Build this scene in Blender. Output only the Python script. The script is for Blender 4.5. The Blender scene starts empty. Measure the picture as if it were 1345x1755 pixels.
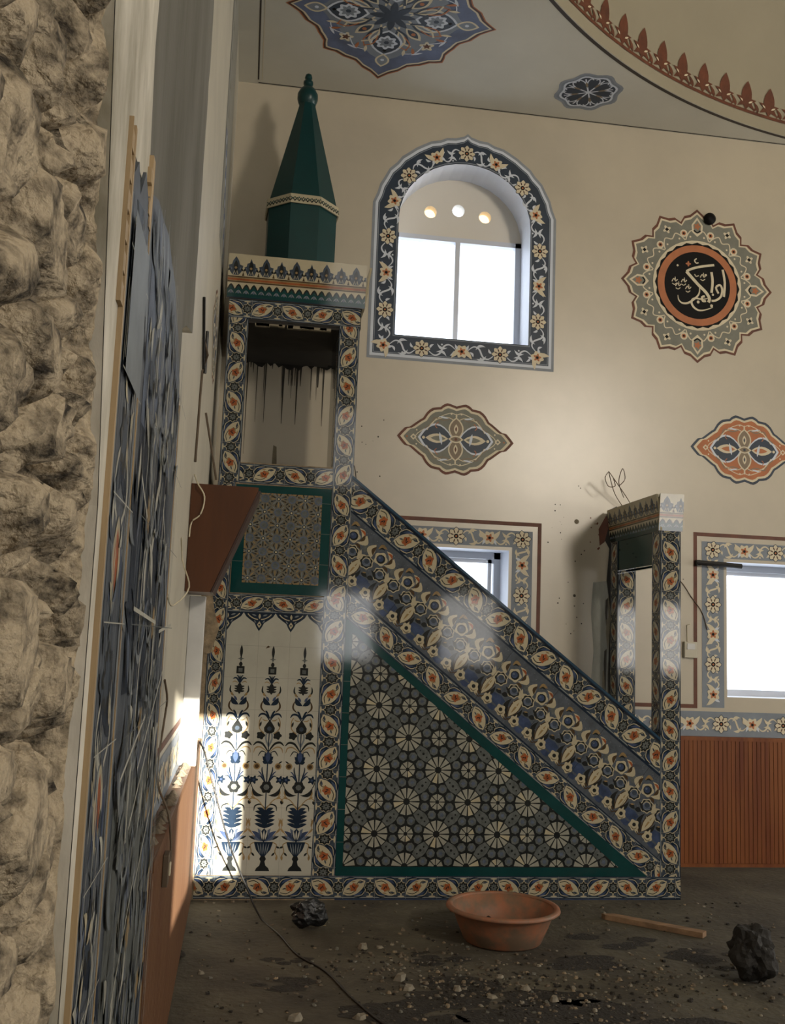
import bpy, bmesh, math, random
from mathutils import Vector, Matrix, noise
random.seed(7)
PI = math.pi
sin, cos = math.sin, math.cos

# ------------------------------------------------------------------ camera, world, lights, exposure
scene = bpy.context.scene
COL = scene.collection
XL, D, H = -0.064, 0.99, 5.938          # qibla wall plane, back wall plane, ceiling height
XR, YF = 11.06, -8.90                  # right wall plane, front wall plane


def make_camera():
    yaw, pit, rol, f = 0.1456041, 0.1293113, 0.0379006, 1696.233
    fw = Vector((sin(yaw) * cos(pit), cos(yaw) * cos(pit), sin(pit)))
    r0 = Vector((cos(yaw), -sin(yaw), 0))
    u0 = r0.cross(fw)
    r = cos(rol) * r0 + sin(rol) * u0
    u = -sin(rol) * r0 + cos(rol) * u0
    cam = bpy.data.cameras.new('camera')
    cam.sensor_fit = 'VERTICAL'
    cam.sensor_height = 36
    cam.lens = f * 36 / 1755
    cam.clip_start = 0.02
    o = bpy.data.objects.new('camera', cam)
    m = Matrix((r, u, -fw)).transposed().to_4x4()
    m.translation = Vector((0.20194, -6.42186, 1.61943))
    o.matrix_world = m
    COL.objects.link(o)
    scene.camera = o


make_camera()
scene.view_settings.view_transform = 'Standard'
scene.view_settings.look = 'None'
scene.view_settings.exposure = -0.57
scene.view_settings.gamma = 1
scene.view_settings.use_curve_mapping = False

w = bpy.data.worlds.new('sky')
scene.world = w
w.use_nodes = True
bg = w.node_tree.nodes['Background']
bg.inputs[0].default_value = (0.86, 0.92, 1.0, 1)
bg.inputs[1].default_value = 5.0

SUN_DIR = Vector((-0.2135, 1.0, -0.135))
sd = bpy.data.lights.new('sun', 'SUN')
sd.energy = 60
sd.angle = 0.009
sd.color = (1.0, 0.93, 0.80)
so = bpy.data.objects.new('sun', sd)
so.rotation_euler = SUN_DIR.to_track_quat('-Z', 'Y').to_euler()
COL.objects.link(so)

LOWZ, UPZ = (1.30, 2.35), (3.99, 5.20)
FRONT_WINDOWS = [(1.37, 2.21, LOWZ, 0.45), (3.30, 4.14, LOWZ, 0.6), (6.60, 7.44, LOWZ, 0.9),
                 (1.25, 2.33, UPZ, 0.25), (5.16, 6.24, (4.45, 5.75), 7.5), (9.0, 10.1, UPZ, 0.3)]
ADDED_RIGHT_WINDOWS = [(-1.6, -.5, (1.0, 2.3), 4.5), (-5.3, -4.4, LOWZ, 1.0), (-7.9, -7.0, LOWZ, 1.0),  # unseen windows added for fill; the first lights the back wall from the side
                 (-2.3, -1.2, UPZ, 0.2), (-5.4, -4.3, UPZ, 0.2), (-8.0, -6.9, UPZ, 0.2)]
W_PER_M2 = 46


def window_lamp(loc, rot, sx, sz, k):
    l = bpy.data.lights.new('window_daylight', 'AREA')
    l.shape = 'RECTANGLE'
    l.size, l.size_y = sx, sz
    l.energy = W_PER_M2 * sx * sz * k
    l.color = (1.0, 0.90, 0.76) if k > 6 else (1.0, 0.97, 0.92)
    o = bpy.data.objects.new('window_daylight', l)
    o.location = loc
    o.rotation_euler = rot
    COL.objects.link(o)


for a, b, (z0, z1), k in FRONT_WINDOWS:
    window_lamp(((a + b) / 2, YF + 0.03, (z0 + z1) / 2), (PI / 2, 0, 0), b - a, z1 - z0, k)
for a, b, (z0, z1), k in ADDED_RIGHT_WINDOWS:
    window_lamp((XR - 0.03, (a + b) / 2, (z0 + z1) / 2), (PI / 2, 0, PI / 2), b - a, z1 - z0, k)  # fill lamps of the added right-hand windows


# ------------------------------------------------------------------ materials
def lin(c):
    out = []
    for v in c:
        v /= 255
        out.append(v / 12.92 if v <= 0.04045 else ((v + 0.055) / 1.055) ** 2.4)
    return (*out, 1)


MATS = {}


def mat(name, col, rough=0.5, var=0.0, scale=6, col2=None, spec=0.5, bump=0.0, bscale=30, metal=0.0, coat=0.0, thr=None, stretch=(1, 1, 1)):
    m = bpy.data.materials.new(name)
    m.use_nodes = True
    nt = m.node_tree
    b = nt.nodes['Principled BSDF']
    b.inputs['Roughness'].default_value = rough
    b.inputs['Specular IOR Level'].default_value = spec
    b.inputs['Metallic'].default_value = metal
    b.inputs['Coat Weight'].default_value = coat
    b.inputs['Coat Roughness'].default_value = 0.08
    b.inputs['Base Color'].default_value = lin(col)
    if var or col2 or bump:
        tc = nt.nodes.new('ShaderNodeTexCoord')
        mp = nt.nodes.new('ShaderNodeMapping')
        mp.inputs['Scale'].default_value = stretch
        nt.links.new(tc.outputs['Object'], mp.inputs['Vector'])
    if var or col2:
        n = nt.nodes.new('ShaderNodeTexNoise')
        n.inputs['Scale'].default_value = scale
        n.inputs['Detail'].default_value = 6
        n.inputs['Roughness'].default_value = 0.62
        nt.links.new(mp.outputs['Vector'], n.inputs['Vector'])
        r = nt.nodes.new('ShaderNodeValToRGB')
        lo, hi = thr or (0.32, 0.68)
        r.color_ramp.elements[0].position = lo
        r.color_ramp.elements[1].position = hi
        c2 = col2 or tuple(v * (1 - var) for v in col)
        r.color_ramp.elements[0].color = lin(c2)
        r.color_ramp.elements[1].color = lin(col)
        nt.links.new(n.outputs['Fac'], r.inputs['Fac'])
        nt.links.new(r.outputs['Color'], b.inputs['Base Color'])
    if bump:
        n2 = nt.nodes.new('ShaderNodeTexNoise')
        n2.inputs['Scale'].default_value = bscale
        n2.inputs['Detail'].default_value = 5
        nt.links.new(mp.outputs['Vector'], n2.inputs['Vector'])
        bp = nt.nodes.new('ShaderNodeBump')
        bp.inputs['Strength'].default_value = bump
        bp.inputs['Distance'].default_value = 0.02
        nt.links.new(n2.outputs['Fac'], bp.inputs['Height'])
        nt.links.new(bp.outputs['Normal'], b.inputs['Normal'])
    MATS[name] = m
    return m


# plaster and paint of the room
mat('wall_cream', (184, 174, 154), 0.33, 0.06, 1.6, spec=0.9, bump=0.05, bscale=3)
mat('matte_cream', (186, 180, 164), 0.5, 0.08, 2.5, spec=0.3, bump=0.05, bscale=4)  # duller cream of the side walls, stair and canopy tops
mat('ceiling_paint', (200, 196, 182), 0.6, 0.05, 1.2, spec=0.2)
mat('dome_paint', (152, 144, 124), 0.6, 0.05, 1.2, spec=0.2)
mat('reveal_white', (232, 236, 244), 0.45, 0.05, 3)
mat('frame_white', (200, 204, 212), 0.35)
mat('p_brown', (104, 56, 34), 0.6, 0.25, 9)
mat('p_darkbrown', (70, 40, 28), 0.6)
mat('p_black', (14, 13, 13), 0.6, spec=0.15)
mat('p_orange', (176, 106, 62), 0.6, 0.1, 9)
mat('p_greygreen', (118, 118, 106), 0.6, 0.1, 12)
mat('p_taupe', (128, 112, 92), 0.6, 0.1, 12)
mat('p_greyblue', (124, 132, 142), 0.6, 0.1, 5)
mat('p_blue', (98, 110, 140), 0.6, 0.2, 6)
mat('p_navy', (28, 46, 66), 0.5, 0.2, 10)
mat('p_cream', (208, 196, 168), 0.6, 0.05, 10)
mat('p_white', (196, 202, 212), 0.6)
mat('p_line', (52, 44, 38), 0.6)
mat('p_bluegrey_soft', (136, 142, 150), 0.6, 0.08, 8)
# glazed tile
G = dict(spec=0.4, bump=0.012, bscale=7)
mat('t_white', (168, 166, 154), 0.07, 0.06, 5, **G)
mat('t_cream', (174, 164, 138), 0.07, 0.07, 7, **G)
mat('t_pencil', (116, 122, 126), 0.07, 0.15, 8, **G)
mat('t_slate', (62, 72, 84), 0.07, 0.25, 14, **G)
mat('t_navy', (30, 42, 58), 0.07, 0.25, 9, **G)
mat('t_dark', (36, 38, 38), 0.07, 0.2, 18, **G)
mat('t_grey', (98, 102, 100), 0.07, 0.25, 30, **G)
mat('t_greyblue', (92, 102, 120), 0.07, 0.25, 22, **G)
mat('t_blue', (62, 76, 106), 0.07, 0.3, 12, **G)
mat('t_teal', (18, 60, 60), 0.07, 0.15, 6, **G)
mat('t_orange', (158, 88, 52), 0.07, 0.25, 14, **G)
mat('t_ochre', (146, 122, 84), 0.07, 0.2, 14, **G)
mat('t_brownline', (74, 58, 40), 0.07, 0.2, 14, **G)
mat('t_greytan', (104, 100, 88), 0.07, 0.1, 9, **G)
mat('t_ground', (82, 88, 96), 0.07, 0.2, 16, **G)
mat('t_wedge', (150, 148, 136), 0.07, 0.12, 12, **G)
mat('p_strip', (140, 138, 128), 0.6, 0.1, 8)
mat('tympanum_paint', (214, 208, 196), 0.5)
mat('t_joint', (120, 118, 108), 0.6)
mat('coping_blue', (30, 62, 84), 0.16, 0.2, 5, **G)
mat('spire_green', (12, 54, 54), 0.32, 0.12, 4, spec=0.4)
mat('mortar', (150, 132, 106), 0.85, 0.3, 20, bump=0.4)
mat('soot', (34, 30, 24), 0.8, 0.3, 9)
mat('stain_dark', (58, 52, 42), 0.7, 0.3, 14)
mat('stain_mid', (128, 118, 96), 0.65, 0.2, 14)
mat('stain_pale', (160, 160, 150), 0.7, 0.25, 9, stretch=(1, 1, .25))
mat('cement', (112, 110, 102), 0.85, 0.0, 3, col2=(84, 82, 72), bump=0.25, bscale=14, stretch=(1, 1, .3), thr=(.35, .7))
mat('limewash', (206, 200, 186), 0.85, 0.0, 5, col2=(132, 126, 108), bump=0.3, bscale=18, thr=(.3, .6), stretch=(1, 1, .4))  # pale mortar; also paints the sunlit part of the slab
mat('rubble', (180, 164, 138), 0.95, 0.0, 20, col2=(50, 43, 33), bump=1.0, bscale=55, thr=(.34, .56))
mat('floor_dirt', (88, 83, 69), 0.85, 0.0, 2.2, col2=(58, 53, 44), bump=0.5, bscale=24, thr=(.36, .68))
mat('soil_patch', (50, 45, 38), 0.95, 0.0, 16, col2=(32, 29, 25), bump=0.8, bscale=60)
mat('edge_wood', (176, 150, 112), 0.6, 0.2, 20, stretch=(1, 1, .1))
mat('box_wood', (88, 50, 22), 0.42, 0.25, 6, spec=0.3, stretch=(1, 1, .12))
mat('box_edge', (52, 26, 12), 0.5)
mat('panel_wood', (132, 78, 36), 0.42, 0.0, 14, col2=(96, 46, 20), stretch=(1, 1, .05), thr=(.3, .7), spec=0.35)
mat('dusty_wood', (104, 74, 48), 0.6, 0.0, 10, col2=(84, 50, 28), stretch=(1, 1, .06), thr=(.3, .7), spec=0.3)
mat('post_white', (206, 206, 204), 0.5, 0.08, 4)
mat('plastic_orange', (152, 98, 70), 0.55, 0.0, 9, col2=(112, 92, 74), thr=(.38, .62))
mat('dust', (112, 100, 84), 0.95, 0.3, 20)
mat('cable_black', (20, 19, 18), 0.5)
mat('cable_white', (196, 186, 160), 0.5)
mat('wire_rust', (84, 70, 54), 0.7)
mat('switch_plastic', (184, 178, 160), 0.4)
mat('bag_black', (18, 20, 22), 0.4, bump=0.6, bscale=20)
mat('cloth_dark', (34, 32, 30), 0.8, bump=0.5, bscale=20)
mat('plank_wood', (150, 118, 88), 0.8, 0.3, 14, stretch=(.2, 1, 1))
mat('chip_white', (140, 132, 116), 0.9, 0.2, 30)
mat('amber_glass', (240, 170, 90), 0.2)


def glass_mat(name, tint):
    m = bpy.data.materials.new(name)
    m.use_nodes = True
    nt = m.node_tree
    nt.nodes.remove(nt.nodes['Principled BSDF'])
    out = nt.nodes['Material Output']
    t = nt.nodes.new('ShaderNodeBsdfTransparent')
    t.inputs[0].default_value = tint
    g = nt.nodes.new('ShaderNodeBsdfGlossy')
    g.inputs['Roughness'].default_value = 0.03
    mx = nt.nodes.new('ShaderNodeMixShader')
    mx.inputs[0].default_value = 0.07
    nt.links.new(t.outputs[0], mx.inputs[1])
    nt.links.new(g.outputs[0], mx.inputs[2])
    nt.links.new(mx.outputs[0], out.inputs['Surface'])
    MATS[name] = m


glass_mat('glass', (0.95, 0.97, 1, 1))
glass_mat('glass_amber', (0.95, 0.62, 0.30, 1))


# ------------------------------------------------------------------ mesh helper
class M:
    def __init__(s):
        s.v, s.f, s.m, s.names = [], [], [], []

    def mi(s, name):
        if name not in s.names:
            s.names.append(name)
        return s.names.index(name)

    def face(s, pts, m):
        k = len(s.v)
        s.v += [tuple(p) for p in pts]
        s.f.append(tuple(range(k, k + len(pts))))
        s.m.append(s.mi(m))

    def box(s, x0, x1, y0, y1, z0, z1, m):
        k = len(s.v)
        s.v += [(x, y, z) for z in (z0, z1) for y in (y0, y1) for x in (x0, x1)]
        for f in ((0, 2, 3, 1), (4, 5, 7, 6), (0, 1, 5, 4), (2, 6, 7, 3), (0, 4, 6, 2), (1, 3, 7, 5)):
            s.f.append(tuple(k + i for i in f))
            s.m.append(s.mi(m))

    def prism(s, pts, mapf, t0, t1, m, mside=None):
        """2D polygon extruded; mapf(u, v, t) -> 3D"""
        n = len(pts)
        k = len(s.v)
        s.v += [tuple(mapf(u, v, t0)) for u, v in pts] + [tuple(mapf(u, v, t1)) for u, v in pts]
        s.f.append(tuple(k + i for i in range(n)))
        s.m.append(s.mi(m))
        s.f.append(tuple(k + n + i for i in reversed(range(n))))
        s.m.append(s.mi(m))
        for i in range(n):
            j = (i + 1) % n
            s.f.append((k + i, k + n + i, k + n + j, k + j))
            s.m.append(s.mi(mside or m))

    def tube(s, pts, r, m, n=8, cap=True):
        pts = [Vector(p) for p in pts]
        rings = []
        up = Vector((0, 0, 1))
        for i, p in enumerate(pts):
            a = pts[max(0, i - 1)]
            b = pts[min(len(pts) - 1, i + 1)]
            t = (b - a).normalized()
            q = up if abs(t.dot(up)) < .9 else Vector((1, 0, 0))
            x = t.cross(q).normalized()
            y = t.cross(x).normalized()
            rr = r[i] if isinstance(r, (list, tuple)) else r
            k = len(s.v)
            s.v += [tuple(p + rr * (cos(2 * PI * j / n) * x + sin(2 * PI * j / n) * y)) for j in range(n)]
            rings.append(k)
        for a, b in zip(rings, rings[1:]):
            for j in range(n):
                s.f.append((a + j, a + (j + 1) % n, b + (j + 1) % n, b + j))
                s.m.append(s.mi(m))
        if cap:
            for a in (rings[0], rings[-1]):
                s.f.append(tuple(a + j for j in range(n)))
                s.m.append(s.mi(m))

    def lathe(s, prof, c, m, n=32, rot=0, sx=1, sy=1, close=True):
        rings = []
        for r, z in prof:
            k = len(s.v)
            s.v += [(c[0] + sx * r * cos(rot + 2 * PI * j / n), c[1] + sy * r * sin(rot + 2 * PI * j / n), c[2] + z) for j in range(n)]
            rings.append(k)
        for a, b in zip(rings, rings[1:]):
            for j in range(n):
                s.f.append((a + j, a + (j + 1) % n, b + (j + 1) % n, b + j))
                s.m.append(s.mi(m))
        if close:
            for a in (rings[0], rings[-1]):
                s.f.append(tuple(a + j for j in range(n)))
                s.m.append(s.mi(m))

    def fill(s, loops, mapf, m):
        """planar region with holes: loops of 2D points, first the outline"""
        bm = bmesh.new()
        es = []
        for lp in loops:
            vs = [bm.verts.new((u, v, 0)) for u, v in lp]
            for i in range(len(vs)):
                es.append(bm.edges.new((vs[i], vs[(i + 1) % len(vs)])))
        bmesh.ops.triangle_fill(bm, use_beauty=True, use_dissolve=False, edges=es)
        bm.verts.index_update()
        k = len(s.v)
        bm.verts.ensure_lookup_table()
        s.v += [tuple(mapf(v.co.x, v.co.y)) for v in bm.verts]
        for f in bm.faces:
            s.f.append(tuple(k + v.index for v in f.verts))
            s.m.append(s.mi(m))
        bm.free()

    def build(s, name, parent=None, smooth=False, bevel=0.0):
        me = bpy.data.meshes.new(name)
        me.from_pydata(s.v, [], s.f)
        for n in s.names:
            me.materials.append(MATS[n])
        me.polygons.foreach_set('material_index', s.m)
        if smooth:
            me.polygons.foreach_set('use_smooth', [True] * len(me.polygons))
        me.update()
        if smooth or bevel:
            bm = bmesh.new()
            bm.from_mesh(me)
            bmesh.ops.remove_doubles(bm, verts=bm.verts, dist=1e-5)
            bm.to_mesh(me)
            bm.free()
        o = bpy.data.objects.new(name, me)
        COL.objects.link(o)
        if parent:
            o.parent = parent
            o.matrix_parent_inverse = Matrix.Translation(-parent.location)
        if bevel:
            b = o.modifiers.new('bevel', 'BEVEL')
            b.width = bevel
            b.segments = 2
            b.limit_method = 'ANGLE'
        return o


def empty(name, loc, label, cat, group=None):
    o = bpy.data.objects.new(name, None)
    o.location = loc
    o.empty_display_size = .1
    COL.objects.link(o)
    return tag(o, label, cat, group)


def tag(o, label, cat=None, group=None):
    o['label'] = label
    if cat:
        o['category'] = cat
    if group:
        o['group'] = group
    return o


def struct(o, label=None):
    o['kind'] = 'structure'
    if label:
        o['label'] = label
    return o


# ------------------------------------------------------------------ flat ornament toolkit
def clip_poly(p, q):
    """clip polygon p by the convex polygon q (counter-clockwise)"""
    for i in range(len(q)):
        a, b = q[i], q[(i + 1) % len(q)]
        out = []
        for j in range(len(p)):
            c, d = p[j], p[(j + 1) % len(p)]
            sc = (b[0] - a[0]) * (c[1] - a[1]) - (b[1] - a[1]) * (c[0] - a[0])
            sd_ = (b[0] - a[0]) * (d[1] - a[1]) - (b[1] - a[1]) * (d[0] - a[0])
            if sc >= 0:
                out.append(c)
            if (sc > 0 > sd_) or (sc < 0 < sd_):
                t = sc / (sc - sd_)
                out.append((c[0] + t * (d[0] - c[0]), c[1] + t * (d[1] - c[1])))
        p = out
        if len(p) < 3:
            return []
    return p


def smooth(pts, k=5, closed=False):
    n = len(pts)
    out = []
    rng = range(n if closed else n - 1)
    for i in rng:
        g = (lambda j: pts[j % n]) if closed else (lambda j: pts[min(max(j, 0), n - 1)])
        p0, p1, p2, p3 = g(i - 1), g(i), g(i + 1), g(i + 2)
        for q in range(k):
            t = q / k
            out.append(tuple(0.5 * (2 * p1[c] + (p2[c] - p0[c]) * t + (2 * p0[c] - 5 * p1[c] + 4 * p2[c] - p3[c]) * t * t + (3 * p1[c] - p0[c] - 3 * p2[c] + p3[c]) * t ** 3) for c in range(len(p1))))
    if not closed:
        out.append(pts[-1])
    return out


class Art:
    def __init__(s):
        s.p = []          # (points, material, level)
        s.k = 0

    def poly(s, pts, m):
        s.p.append((list(pts), m, s.k))
        s.k += 1
        return s

    def rect(s, x0, y0, x1, y1, m):
        return s.poly([(x0, y0), (x1, y0), (x1, y1), (x0, y1)], m)

    def flower(s, x, y, r, m, n=8, amp=.15, rot=0, k=3, sy=1):
        N = n * k * 2
        return s.poly([(x + r * (1 + amp * cos(n * a)) * cos(a + rot), y + sy * r * (1 + amp * cos(n * a)) * sin(a + rot)) for a in [2 * PI * i / N for i in range(N)]], m)

    def circ(s, x, y, r, m, n=14, sy=1, rot=0):
        return s.poly([(x + r * cos(2 * PI * i / n + rot), y + sy * r * sin(2 * PI * i / n + rot)) for i in range(n)], m)

    def leaf(s, x0, y0, x1, y1, w, m, bend=0., k=6, pw=.9):
        dx, dy = x1 - x0, y1 - y0
        L = math.hypot(dx, dy) or 1e-6
        nx, ny = -dy / L, dx / L
        a, b = [], []
        for i in range(k + 1):
            t = i / k
            o = 4 * bend * L * t * (1 - t)
            h = w / 2 * sin(PI * t) ** pw if 0 < i < k else 0
            a.append((x0 + dx * t + nx * (o + h), y0 + dy * t + ny * (o + h)))
            if 0 < i < k:
                b.append((x0 + dx * t + nx * (o - h), y0 + dy * t + ny * (o - h)))
        return s.poly(a + b[::-1], m)

    def stroke(s, pts, w, m, sm=4, closed=False, taper=False):
        q = smooth(pts, sm, closed) if sm > 1 else list(pts)
        if closed:
            q = q + [q[0]]
        n = len(q)
        l, r = [], []
        for i in range(n):
            a = q[i - 1] if i else (q[-2] if closed else q[0])
            b = q[i + 1] if i < n - 1 else (q[1] if closed else q[-1])
            dx, dy = b[0] - a[0], b[1] - a[1]
            L = math.hypot(dx, dy) or 1e-9
            h = w / 2 * (sin(PI * (.08 + .84 * i / (n - 1))) if taper else 1)
            l.append((q[i][0] - dy / L * h, q[i][1] + dx / L * h))
            r.append((q[i][0] + dy / L * h, q[i][1] - dx / L * h))
        for i in range(n - 1):
            s.p.append(([r[i], r[i + 1], l[i + 1], l[i]], m, s.k))
        s.k += 1
        return s

    def ring(s, outer, inner, c, m, n=96):
        def hit(lp, a):
            dx, dy = cos(a), sin(a)
            best = 0
            for i in range(len(lp)):
                x0, y0 = lp[i][0] - c[0], lp[i][1] - c[1]
                x1, y1 = lp[(i + 1) % len(lp)][0] - c[0], lp[(i + 1) % len(lp)][1] - c[1]
                ex, ey = x1 - x0, y1 - y0
                den = dx * ey - dy * ex
                if abs(den) < 1e-12:
                    continue
                t = (x0 * ey - y0 * ex) / den
                u = (x0 * dy - y0 * dx) / den
                if t > 0 and -1e-6 <= u <= 1 + 1e-6:
                    best = max(best, t)
            return (c[0] + best * dx, c[1] + best * dy)
        an = sorted(set([2 * PI * i / n for i in range(n)] + [math.atan2(p[1] - c[1], p[0] - c[0]) % (2 * PI) for p in list(outer) + list(inner)]))
        for i in range(len(an)):
            a, b = an[i], an[(i + 1) % len(an)]
            s.p.append(([hit(inner, a), hit(outer, a), hit(outer, b), hit(inner, b)], m, s.k))
        s.k += 1
        return s

    def add(s, o, x=0, y=0, rot=0, sx=1, sy=1, remap=None):
        c, n = cos(rot), sin(rot)
        for p, m, k in o.p:
            s.p.append(([(x + c * a * sx - n * b * sy, y + n * a * sx + c * b * sy) for a, b in p], (remap or {}).get(m, m), s.k + k))
        return s

    def bump(s, o):
        s.k += o.k
        return s

    def clip(s, q):
        if sum(q[i][0] * q[(i + 1) % len(q)][1] - q[(i + 1) % len(q)][0] * q[i][1] for i in range(len(q))) < 0:
            q = q[::-1]
        s.p = [(r, m, k) for r, m, k in ((clip_poly(p, q), m, k) for p, m, k in s.p) if len(r) > 2]
        return s

    def put(s, mesh, mapf, base=0.0012, step=2.5e-5):
        for p, m, k in s.p:
            mesh.face([mapf(u, v, base + k * step) for u, v in p], m)
        return s


FACE = lambda u, v, t=0: (u, -t, v)                 # minbar face, plane Y = 0 (t outwards, towards the camera)
BACK = lambda u, v, t=0: (u, D - t, v)              # back wall
LEFT = lambda u, v, t=0: (XL + t, u, v)             # qibla wall, u = Y
CEIL = lambda u, v, t=0: (u, v, H - t)


def plane(o, U, V, N):
    o, U, V, N = map(Vector, (o, U, V, N))
    return lambda u, v, t=0: tuple(o + u * U + v * V + t * N)


# ------------------------------------------------------------------ setting
def rectloop(a, b, c, d):
    return [(a, c), (b, c), (b, d), (a, d)]


def arch(x0, x1, z0, zs, za, n=18):
    xc, rx, rz = (x0 + x1) / 2, (x1 - x0) / 2, za - zs
    return [(x0, z0), (x1, z0)] + [(xc + rx * cos(PI * i / n), zs + rz * sin(PI * i / n)) for i in range(n + 1)]


W1 = arch(1.25, 2.33, 3.992, 4.95, 5.455)
W1L = rectloop(1.37, 2.21, 1.28, 2.345)
W2L = rectloop(4.0, 4.84, 1.28, 2.345)
W2 = arch(5.16, 6.24, 3.992, 4.95, 5.455)

m = M()
m.box(XL - .4, XR + .4, YF - .4, D + .4, -.25, 0, 'floor_dirt')
struct(m.build('floor'), 'bare dirty floor strewn with dust and rubble')

m = M()
m.fill([rectloop(XL, XR, 0, H), W1, W1L, W2L, W2], BACK, 'wall_cream')
for lp in (W1, W1L, W2L, W2):                       # window reveals
    n = len(lp)
    for i in range(n):
        a, b = lp[i], lp[(i + 1) % n]
        m.face([BACK(*a), BACK(*b), BACK(*b, -.33), BACK(*a, -.33)], 'reveal_white')
m.fill([rectloop(XL - .4, XR + .4, -.2, H + .3), W1, W1L, W2L, W2], lambda u, v: BACK(u, v, -.42), 'wall_cream')
wall_back = struct(m.build('wall_back'), 'cream painted wall behind the minbar')

m = M()
m.face([(XL, -4.95, 0), (XL, D, 0), (XL, D, H), (XL, -4.95, H)], 'matte_cream')
m.face([(XL, YF, 0), (XL, -6.72, 0), (XL, -6.72, H), (XL, YF, H)], 'matte_cream')
m.face([(XL - .3, YF - .4, -.2), (XL - .3, D + .4, -.2), (XL - .3, D + .4, H + .3), (XL - .3, YF - .4, H + .3)], 'matte_cream')
wall_left = struct(m.build('wall_left'), 'cream wall left of the minbar')

m = M()
m.fill([rectloop(XL, XR, 0, H)] + [rectloop(a, b, *z) for a, b, z, k in FRONT_WINDOWS[:1]], lambda u, v: (u, YF, v), 'matte_cream')
for a, b, z, k in FRONT_WINDOWS[:1]:
    lp = rectloop(a, b, *z)
    for i in range(4):
        m.face([(lp[i][0], YF, lp[i][1]), (lp[(i + 1) % 4][0], YF, lp[(i + 1) % 4][1]), (lp[(i + 1) % 4][0], YF - .1, lp[(i + 1) % 4][1]), (lp[i][0], YF - .1, lp[i][1])], 'reveal_white')
struct(m.build('wall_front'))
m = M()
m.face([(XR, YF, 0), (XR, D, 0), (XR, D, H), (XR, YF, H)], 'matte_cream')
struct(m.build('wall_right'))

# ceiling with the opening of the dome, and the dome itself
DC, DR = (5.5, -3.95), 4.905
circle = [(DC[0] + DR * cos(2 * PI * i / 128), min(D - .01, DC[1] + DR * sin(2 * PI * i / 128))) for i in range(128)]
circle = [(max(XL + .01, x), max(YF + .01, y)) for x, y in circle]
m = M()
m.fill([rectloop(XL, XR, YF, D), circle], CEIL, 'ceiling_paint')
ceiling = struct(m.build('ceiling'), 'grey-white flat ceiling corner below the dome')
m = M()
NS = 128
prof = [(DR * cos(a), H + 0.0 + DR * .62 * sin(a)) for a in [PI / 2 * i / 26 for i in range(27)]]
for i in range(len(prof) - 1):
    for j in range(NS):
        q = []
        for (r, z), jj in ((prof[i], j), (prof[i], j + 1), (prof[i + 1], j + 1), (prof[i + 1], j)):
            a = 2 * PI * jj / NS
            q.append((DC[0] + r * cos(a), DC[1] + r * sin(a), z))
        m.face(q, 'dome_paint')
dome = struct(m.build('ceiling_dome', smooth=True), 'cream dome rising above the ceiling corner')


# ------------------------------------------------------------------ windows
def bars(m, bs, mapf, t0, t1, mt):
    for a, b, c, d in bs:
        m.prism(rectloop(a, b, c, d), mapf, t0, t1, mt)


def upper_window(name, x0, x1, lp, tint):
    xc = (x0 + x1) / 2
    m = M()
    holes = [[(xc + dx + .052 * cos(2 * PI * i / 20), zz + .052 * sin(2 * PI * i / 20)) for i in range(20)] for dx, zz in ((-.235, 5.155), (0, 5.19), (.228, 5.155))]
    zt = 4.945
    body = [(x0, zt), (x1, zt)] + [p for p in lp[2:]]
    for t in (-.29, -.36):
        m.fill([body] + holes, lambda u, v, t=t: BACK(u, v, t), 'tympanum_paint')
    m.face([BACK(x0, zt, -.29), BACK(x1, zt, -.29), BACK(x1, zt, -.36), BACK(x0, zt, -.36)], 'tympanum_paint')
    for h in holes:
        for i in range(20):
            a, b = h[i], h[(i + 1) % 20]
            m.face([BACK(*a, -.29), BACK(*b, -.29), BACK(*b, -.36), BACK(*a, -.36)], 'tympanum_paint')
    tymp = m.build('tympanum')
    f = M()
    bars(f, [(x0, x0 + .045, 4.0, zt), (x1 - .05, x1, 4.0, zt), (x0, x1, zt - .04, zt), (x0, x1, 3.992, 4.035),
             (xc - .02, xc + .02, 4.03, zt - .04)], BACK, -.27, -.33, 'frame_white')
    o = f.build(name)
    struct(o, 'arched window with two bright panes and three small round holes')
    g = M()
    g.face([BACK(x0 + .045, 4.035, -.3), BACK(x1 - .05, 4.035, -.3), BACK(x1 - .05, zt - .04, -.3), BACK(x0 + .045, zt - .04, -.3)], 'glass')
    g.build('window_pane', o)
    tymp.parent = o
    for i, (h, mt) in enumerate(zip(holes, ('glass_amber', 'glass', 'glass_amber'))):
        g = M()
        g.face([BACK(*p, -.345) for p in h], mt)
        g.build('round_pane', o)
    return o


def lower_window(name, x0, x1, label):
    f = M()
    z0, z1 = 1.28, 2.345
    xc = (x0 + x1) / 2
    bars(f, [(x0, x0 + .05, z0, z1), (x1 - .05, x1, z0, z1), (x0, x1, z1 - .05, z1), (x0, x1, z0, z0 + .05),
             (x0 + .07, x0 + .1, z0 + .05, z1 - .05), (x1 - .1, x1 - .07, z0 + .05, z1 - .05),
             (x0 + .05, x1 - .05, z1 - .085, z1 - .055)], BACK, -.26, -.32, 'frame_white')
    o = struct(f.build(name), label)
    g = M()
    g.face([BACK(x0 + .05, z0 + .05, -.3), BACK(x1 - .05, z0 + .05, -.3), BACK(x1 - .05, z1 - .05, -.3), BACK(x0 + .05, z1 - .05, -.3)], 'glass')
    g.build('window_pane', o)


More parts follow.
